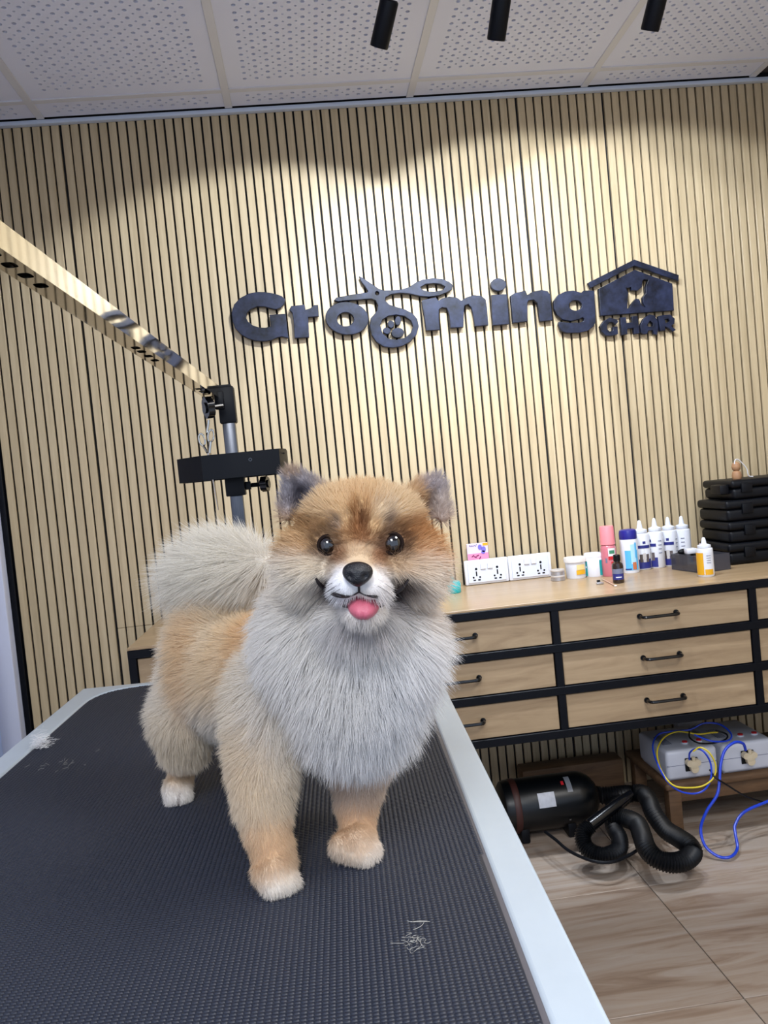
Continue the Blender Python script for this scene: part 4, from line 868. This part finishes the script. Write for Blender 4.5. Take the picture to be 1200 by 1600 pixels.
COATL = [
 ((330, 1030, .93), (.14, .09, .14), [.019]), ((560, 1060, .73), (.12, .10, .10), [.025]), ((600, 980, .72), (.09, .07, .09), [.025]),
 ((285, 1120, .95), (.06, .05, .08), [.013]), ((412, 1240, .76), (.05, .06, .05), [.011]), ((425, 1330, .74), (.045, .035, .05), [.0065]), ((558, 1240, .80), (.045, .04, .05), [.0085]), ((560, 1305, .79), (.045, .028, .05), [.0055]),
 ((283, 1205, .97), (.04, .022, .05), [.0055]), ((452, 1392, .72), (.035, .018, .04), [.0058]), ((580, 1338, .77), (.035, .018, .04), [.0058]), ((280, 1246, .95), (.035, .014, .04), [.0055]),
 ((330, 890, .97), (.09, .055, .08), [.036]),
 ((568, 830, .70), (.10, .062, .06), [.012]), ((445, 880, .71), (.03, .05, .06), [.019]), ((695, 880, .71), (.03, .05, .06), [.016]), ((480, 925, .69), (.035, .02, .05), [.018]), ((655, 925, .69), (.035, .02, .05), [.018]),
 ((563, 850, .66), (.042, .020, .04), [.0065]), ((510, 925, .665), (.018, .012, .03), [.0085]), ((622, 925, .665), (.018, .014, .03), [.0085]), ((561, 895, .65), (.034, .022, .04), [.0042]), ((560, 905, .63), (.020, .014, .03), [.0026]), ((567, 955, .65), (.024, .008, .03), [.0028]),
 ((465, 770, .722), (.030, .028, .03), [.0085]), ((690, 770, .722), (.022, .028, .03), [.0085])]
nv = len(bme.vertices); co = np.zeros(nv*3); bme.vertices.foreach_get('co', co); co = co.reshape(-1, 3)
co[:, 2] = np.maximum(co[:, 2], TZ+.0012); bme.vertices.foreach_set('co', co.ravel()); bme.update()
# mesh colour = skin seen between hairs
colr = field(co, COATC, L_((226, 218, 206))); ca = bme.color_attributes.new('coat', 'FLOAT_COLOR', 'POINT')
ca.data.foreach_set('color', np.c_[np.clip(colr*.85, 0, 1), np.ones(nv)].ravel())
def attr_mat(name, rough, trans_mix):
    m = bpy.data.materials.new(name); m.use_nodes = True; nt = m.node_tree; b = nt.nodes['Principled BSDF']; at = nt.nodes.new('ShaderNodeAttribute'); at.attribute_name = 'coat'
    nt.links.new(at.outputs['Color'], b.inputs['Base Color']); b.inputs['Roughness'].default_value = rough; b.inputs['Specular IOR Level'].default_value = .25
    if trans_mix:
        tr_ = nt.nodes.new('ShaderNodeBsdfTranslucent'); mx_ = nt.nodes.new('ShaderNodeMixShader'); mx_.inputs[0].default_value = trans_mix
        nt.links.new(at.outputs['Color'], tr_.inputs[0]); nt.links.new(b.outputs[0], mx_.inputs[1]); nt.links.new(tr_.outputs[0], mx_.inputs[2]); nt.links.new(mx_.outputs[0], nt.nodes['Material Output'].inputs[0])
    return m
M_skin, M_fur = attr_mat('dog_skin', .8, 0), attr_mat('dog_fur', .6, .42)
body = finish('body', bme, M_skin, dog, 0); bme.shade_smooth()
bme.calc_loop_triangles(); nt_ = len(bme.loop_triangles); tri = np.zeros(nt_*3, int); bme.loop_triangles.foreach_get('vertices', tri); tri = tri.reshape(-1, 3)
vn = np.zeros(nv*3); bme.vertex_normals.foreach_get('vector', vn); vn = vn.reshape(-1, 3)
bvh = BVHTree.FromPolygons([tuple(c) for c in co], [tuple(int(i) for i in t_) for t_ in tri])
def hit(x, y):
    r_ = Vector(ray(x, y)).normalized(); h_ = bvh.ray_cast(Vector(O3), r_); return h_[0] if h_[0] else Pv(x, y, .66)
# ---- eyes, nose, mouth, tongue
M_eye = mat('eye_dark', (16, 10, 10), .04, coat=1.); M_lid = mat('eyelid', (30, 20, 17), .8, spec=.1); M_nose = mat('nose_leather', (17, 17, 22), .28, bump=.5, bscale=900); M_mouth = mat('mouth_dark', (24, 16, 18), .4)
M_tong = mat('tongue_pink', (196, 98, 116), .35, noise=.08, nscale=300, bump=.3, bscale=1500)
EYES = []
for (x, y, r) in ((512, 852, .0082), (613, 849, .0088)):
    h_ = hit(x, y); c_ = h_+VF*(r*.50); EYES.append((c_, r)); e = B().ball(c_, r, n=28).out('eye', M_eye, dog)
    pr_ = [c_-VF*(r*.50)+VR*(math.cos(a)*r*.93)+VU*(math.sin(a)*r*.93) for a in [2*PI*k/20 for k in range(20)]]
    B().tube(pr_, .0015, 8, 1, closed=True).out('eyelid', M_lid, dog)
nc = hit(559, 897); nc = nc-VF*.0015
nb = B(); g_ = bmesh.ops.create_icosphere(nb.bm, subdivisions=4, radius=1)
for v in g_['verts']:
    x, y, z = v.co
    wx = 1.0+.18*z-.25*max(0, -z)**2
    dimp = sum(math.exp(-((x-sx_)**2/.035+(z+.12)**2/.05)) for sx_ in (-.48, .48)); dimp = dimp*(.32 if y < 0 else 0)+(.10*math.exp(-(x**2)/.006) if y < 0 and z < .2 else 0)
    v.co = nc+VR*(x*.0112*wx)+VU*(z*.0094)+VF*(y*.0085+dimp*.0085)
nb.out('nose', M_nose, dog, 60)
def on(x, y, off=.0015): return hit(x, y)-VF*off
B().tube([on(494, 903, .0030), on(499, 911, .0034), on(510, 920, .0060), on(524, 928, .0050), on(540, 932, .0020), on(551, 930, .0010), on(561, 925, .001)], .0018, 8, 4, rf=lambda i, m: .0006+.0013*math.sin(PI*min(1, (i+2)/(m*.85)))).tube([on(561, 925, .001), on(572, 930, .0010), on(588, 932, .0020), on(603, 930, .0050), on(618, 924, .0060), on(631, 915, .0034), on(638, 905, .0030)], .0018, 8, 4, rf=lambda i, m: .0006+.0016*math.sin(PI*min(1, (m-i+1)/(m*.85)))).tube([on(560, 912, .001), on(561, 920, .001), on(561, 926, .001)], .0009, 6, 3).out('lips', M_mouth, dog)
cm = Pv(567, 938, .655); mb_ = B(); g_ = bmesh.ops.create_uvsphere(mb_.bm, u_segments=24, v_segments=14, radius=1)
for v in g_['verts']: v.co = cm+VR*(v.co.x*.0190)+VU*(v.co.z*.0098)+VF*(v.co.y*.020)
mb_.out('mouth', M_mouth, dog)
ct = Pv(568, 944, .641); tb_ = B(); g_ = bmesh.ops.create_uvsphere(tb_.bm, u_segments=32, v_segments=20, radius=1)
for v in g_['verts']:
    x, y, z = v.co; gr = .10*math.exp(-x*x/.008)*(1 if y < 0 else 0)
    v.co = ct+VR*(x*.0125*(1-.12*max(0, -z)))+VU*(z*.0098-(.0015 if y < 0 else 0))+VF*((y+gr)*.017+z*.006)
tb_.out('tongue', M_tong, dog, 60)
# ---- fur strands
a_, b2, c2 = co[tri[:, 0]], co[tri[:, 1]], co[tri[:, 2]]; ar = np.linalg.norm(np.cross(b2-a_, c2-a_), axis=1)/2; cen = (a_+b2+c2)/3
lt = field(cen, COATL, [.014])[:, 0]; dens = (.013/np.clip(lt, .003, .03))**.75
wgt = ar*dens; NS = 250000
pick = rng.choice(nt_, NS, p=wgt/wgt.sum()); u1 = np.sqrt(rng.random(NS)); u2 = rng.random(NS)
w0, w1, w2 = 1-u1, u1*(1-u2), u1*u2; T3 = tri[pick]
pos = co[T3[:, 0]]*w0[:, None]+co[T3[:, 1]]*w1[:, None]+co[T3[:, 2]]*w2[:, None]; nrm = vn[T3[:, 0]]*w0[:, None]+vn[T3[:, 1]]*w1[:, None]+vn[T3[:, 2]]*w2[:, None]; nrm /= np.linalg.norm(nrm, axis=1)[:, None]
keep = np.ones(NS, bool)
for c_, r in EYES:
    q = (pos-np.array(c_))@AXM.T; keep &= ~((q[:, 0]**2+q[:, 1]**2 < (r*.92)**2) & (np.abs(q[:, 2]) < .02))
q = (pos-np.array(nc))@AXM.T; keep &= ~((q[:, 0]/.0125)**2+(q[:, 1]/.0100)**2 < 1.) | (q[:, 2] > .03)
q = (pos-P(567, 940, .65))@AXM.T; keep &= ~(((q[:, 0]/.0150)**2+(q[:, 1]/.0075)**2 < 1.) & (np.abs(q[:, 2]) < .03))
keep &= pos[:, 2] > TZ+.003
pos, nrm = pos[keep], nrm[keep]; N = len(pos)
ln = field(pos, COATL, [.014])[:, 0]*(1-rng.beta(1.2, 3, N)*.75)*1.12; cc_ = field(pos, COATC, L_((226, 218, 206)))
# lie of the hair
down = np.array([0, 0, -1.]); back = -np.array(HD)
nose_p = np.array(P(560, 895, .62)); rad = pos-nose_p; rad /= np.linalg.norm(rad, axis=1)[:, None]
def wof(c, r): 
    q = ((pos-P(*c))@AXM.T)/np.array(r); return 1/(1+np.exp(np.clip(((q*q).sum(1)-1)*3, -30, 30)))
comb = np.tile(back*.75+down*.55, (N, 1)); lift = np.full(N, .55)
def setc(wt_, vec, lf_):
    global comb, lift
    comb = comb*(1-wt_[:, None])+vec*wt_[:, None]; lift = lift*(1-wt_)+lf_*wt_
setc(wof((330, 890, .97), (.085, .055, .09)), np.array(CR)*-.75+np.array(CU)*-.15+(pos-P(345, 900, .97))*9, .75)
setc(wof((560, 1090, .72), (.11, .085, .09)), down*1.0+(pos-P(560, 1040, .74))*5*np.array([1, .6, .2]), .42)
setc(wof((590, 985, .72), (.10, .06, .09)), down*.75+(pos-P(562, 1000, .74))*11*np.array([1, 1, .3]), .50)
legw = np.clip((TZ+.115-pos[:, 2])/.03, 0, 1); setc(legw, down*1.0+back*.1, .42); setc(legw*np.clip((nrm[:, 2]-.1)*2, 0, 1), down*.3+np.array(HD)*.9, .40)
hw_ = wof((568, 850, .70), (.105, .085, .10)); setc(hw_, rad*1.0+down*.02, .38)
setc(wof((461, 765, .722), (.03, .028, .03)), np.array(CU)*.8-np.array(CR)*.25, .5); setc(wof((688, 765, .722), (.026, .028, .03)), np.array(CU)*.8+np.array(CR)*.25, .5)
dt_ = (comb*nrm).sum(1)[:, None]; comb = comb-nrm*np.where(dt_ < 0, dt_, dt_*.5)+np.where(dt_ < -.8, 1, 0)*rng.normal(0, .25, (N, 3))
cn_ = np.linalg.norm(comb, axis=1)[:, None]+1e-6; comb = comb/cn_
def wave(p, f, ph): return np.stack([np.sin(p[:, 0]*f+ph)*np.cos(p[:, 1]*f*1.3+ph*2)+np.sin(p[:, 2]*f*1.1+ph*3), np.sin(p[:, 1]*f*.9+ph*1.7)*np.cos(p[:, 2]*f*1.2+ph), np.cos(p[:, 0]*f*1.15+ph*.6)*np.sin(p[:, 2]*f*.8+ph*2.2)], 1)
jit = wave(pos, 260, .7)*.17+wave(pos, 700, 2.1)*.17+rng.normal(0, .17, (N, 3))
d0 = nrm*lift[:, None]+comb*(1-lift)[:, None]+jit*.9*np.clip(lift, .3, 1)[:, None]; d0 /= np.linalg.norm(d0, axis=1)[:, None]
bend = comb*.45+down*.18+wave(pos, 330, 4.)*.14+rng.normal(0, .20, (N, 3))
K = 5; tt_ = np.linspace(0, 1, K)
pts = pos[:, None, :]-nrm[:, None, :]*.0008+ln[:, None, None]*(d0[:, None, :]*tt_[None, :, None]+bend[:, None, :]*(tt_**2)[None, :, None]*.5)
pts[:, :, 2] = np.maximum(pts[:, :, 2], TZ+.0012)
rr0 = np.clip(.00008+ln*.006, .00010, .00020)
rads = rr0[:, None]*np.array([1, .95, .8, .55, .15])[None]
cc_ = cc_*rng.uniform(.86, 1.10, N)[:, None]; lum_ = np.clip((cc_.mean(1)-.12)/.38, 0, 1)[:, None]; cc_ = np.clip(cc_**(1.05-.33*lum_), 0, .97)
def curves(name, pts, rads, cols, m, parent, label=None):
    n, k = pts.shape[:2]; hc = bpy.data.hair_curves.new(name); hc.add_curves([k]*n)
    hc.position_data.foreach_set('vector', pts.astype(np.float32).ravel())
    ra = hc.attributes.get('radius') or hc.attributes.new('radius', 'FLOAT', 'POINT'); ra.data.foreach_set('value', rads.astype(np.float32).ravel())
    if cols is not None:
        at = hc.attributes.new('coat', 'FLOAT_COLOR', 'CURVE'); at.data.foreach_set('color', np.c_[cols, np.ones(n)].astype(np.float32).ravel())
    hc.materials.append(m); o = bpy.data.objects.new(name, hc); COL.objects.link(o)
    if parent: o.parent = parent; o.matrix_parent_inverse = Matrix.Translation(-Vector(parent.location)); o['kind'] = 'stuff'
    return o
curves('fur', pts, rads, cc_, M_fur, dog)
# whiskers
wk = []
for (x, y) in ((590, 915), (597, 918), (602, 912), (606, 920), (528, 914), (523, 918), (520, 910), (532, 920)):
    s_ = 1 if x > 560 else -1; p0 = np.array(hit(x, y)); dv = np.array(CR)*s_*.8-np.array(CU)*(.35+.2*random.random())-np.array(CF)*.35
    L0 = .028+.012*random.random(); wk.append([p0+dv*L0*t-np.array(CU)*.012*t*t for t in (0, .25, .5, .75, 1)])
curves('whiskers', np.array(wk), np.tile(np.array([.00016, .00014, .00012, .0001, .00004]), (len(wk), 1)), None, M_blkp, dog)
# ---- loose hair clippings on the mat
M_loose = mat('loose_hair', (190, 188, 180), .7); M_tuft = mat('white_tuft_hair', (236, 236, 238), .7)
def clump(px, py, n, spread, L0, r, label, h=.004, mt=None):
    c_ = onz(px, py, TZ+.001); P_ = []
    for _ in range(n):
        p = np.array([rng.normal(0, spread), rng.normal(0, spread), abs(rng.normal(0, h))*.5+.0012]); a = rng.uniform(0, 2*PI); v = np.array([math.cos(a), math.sin(a), rng.normal(0, .15)]); cv = rng.normal(0, 1.2); L1 = L0*rng.uniform(.5, 1.3); q = [p]
        for k in range(5): a += cv*.35; v = np.array([math.cos(a), math.sin(a), v[2]*.8]); q.append(q[-1]+v*L1/5)
        P_.append(q)
    P_ = np.array(P_); P_[:, :, 2] = np.maximum(P_[:, :, 2], .0010); o = curves('hair_tuft', P_+np.array(c_)-np.array([0, 0, .001]), np.full(P_.shape[:2], r), None, mt or M_loose, None)
    tag(o, label, 'hair tuft', 'hair clippings on the mat', 'stuff')
clump(66, 1168, 240, .0042, .013, .00014, 'fluffy white tuft of clipped hair at the table rim beside black mat', .022, M_tuft)
clump(648, 1472, 26, .0045, .008, .00010, 'sparse pale wisps of clipped hair on the mat before the front paws', .001)
clump(662, 1440, 3, .002, .016, .00015, 'single forked pale hair strand lying on the mat', .001)
clump(100, 1195, 14, .02, .012, .00014, 'faint scattered thin hairs on the mat by the far rim', .001)
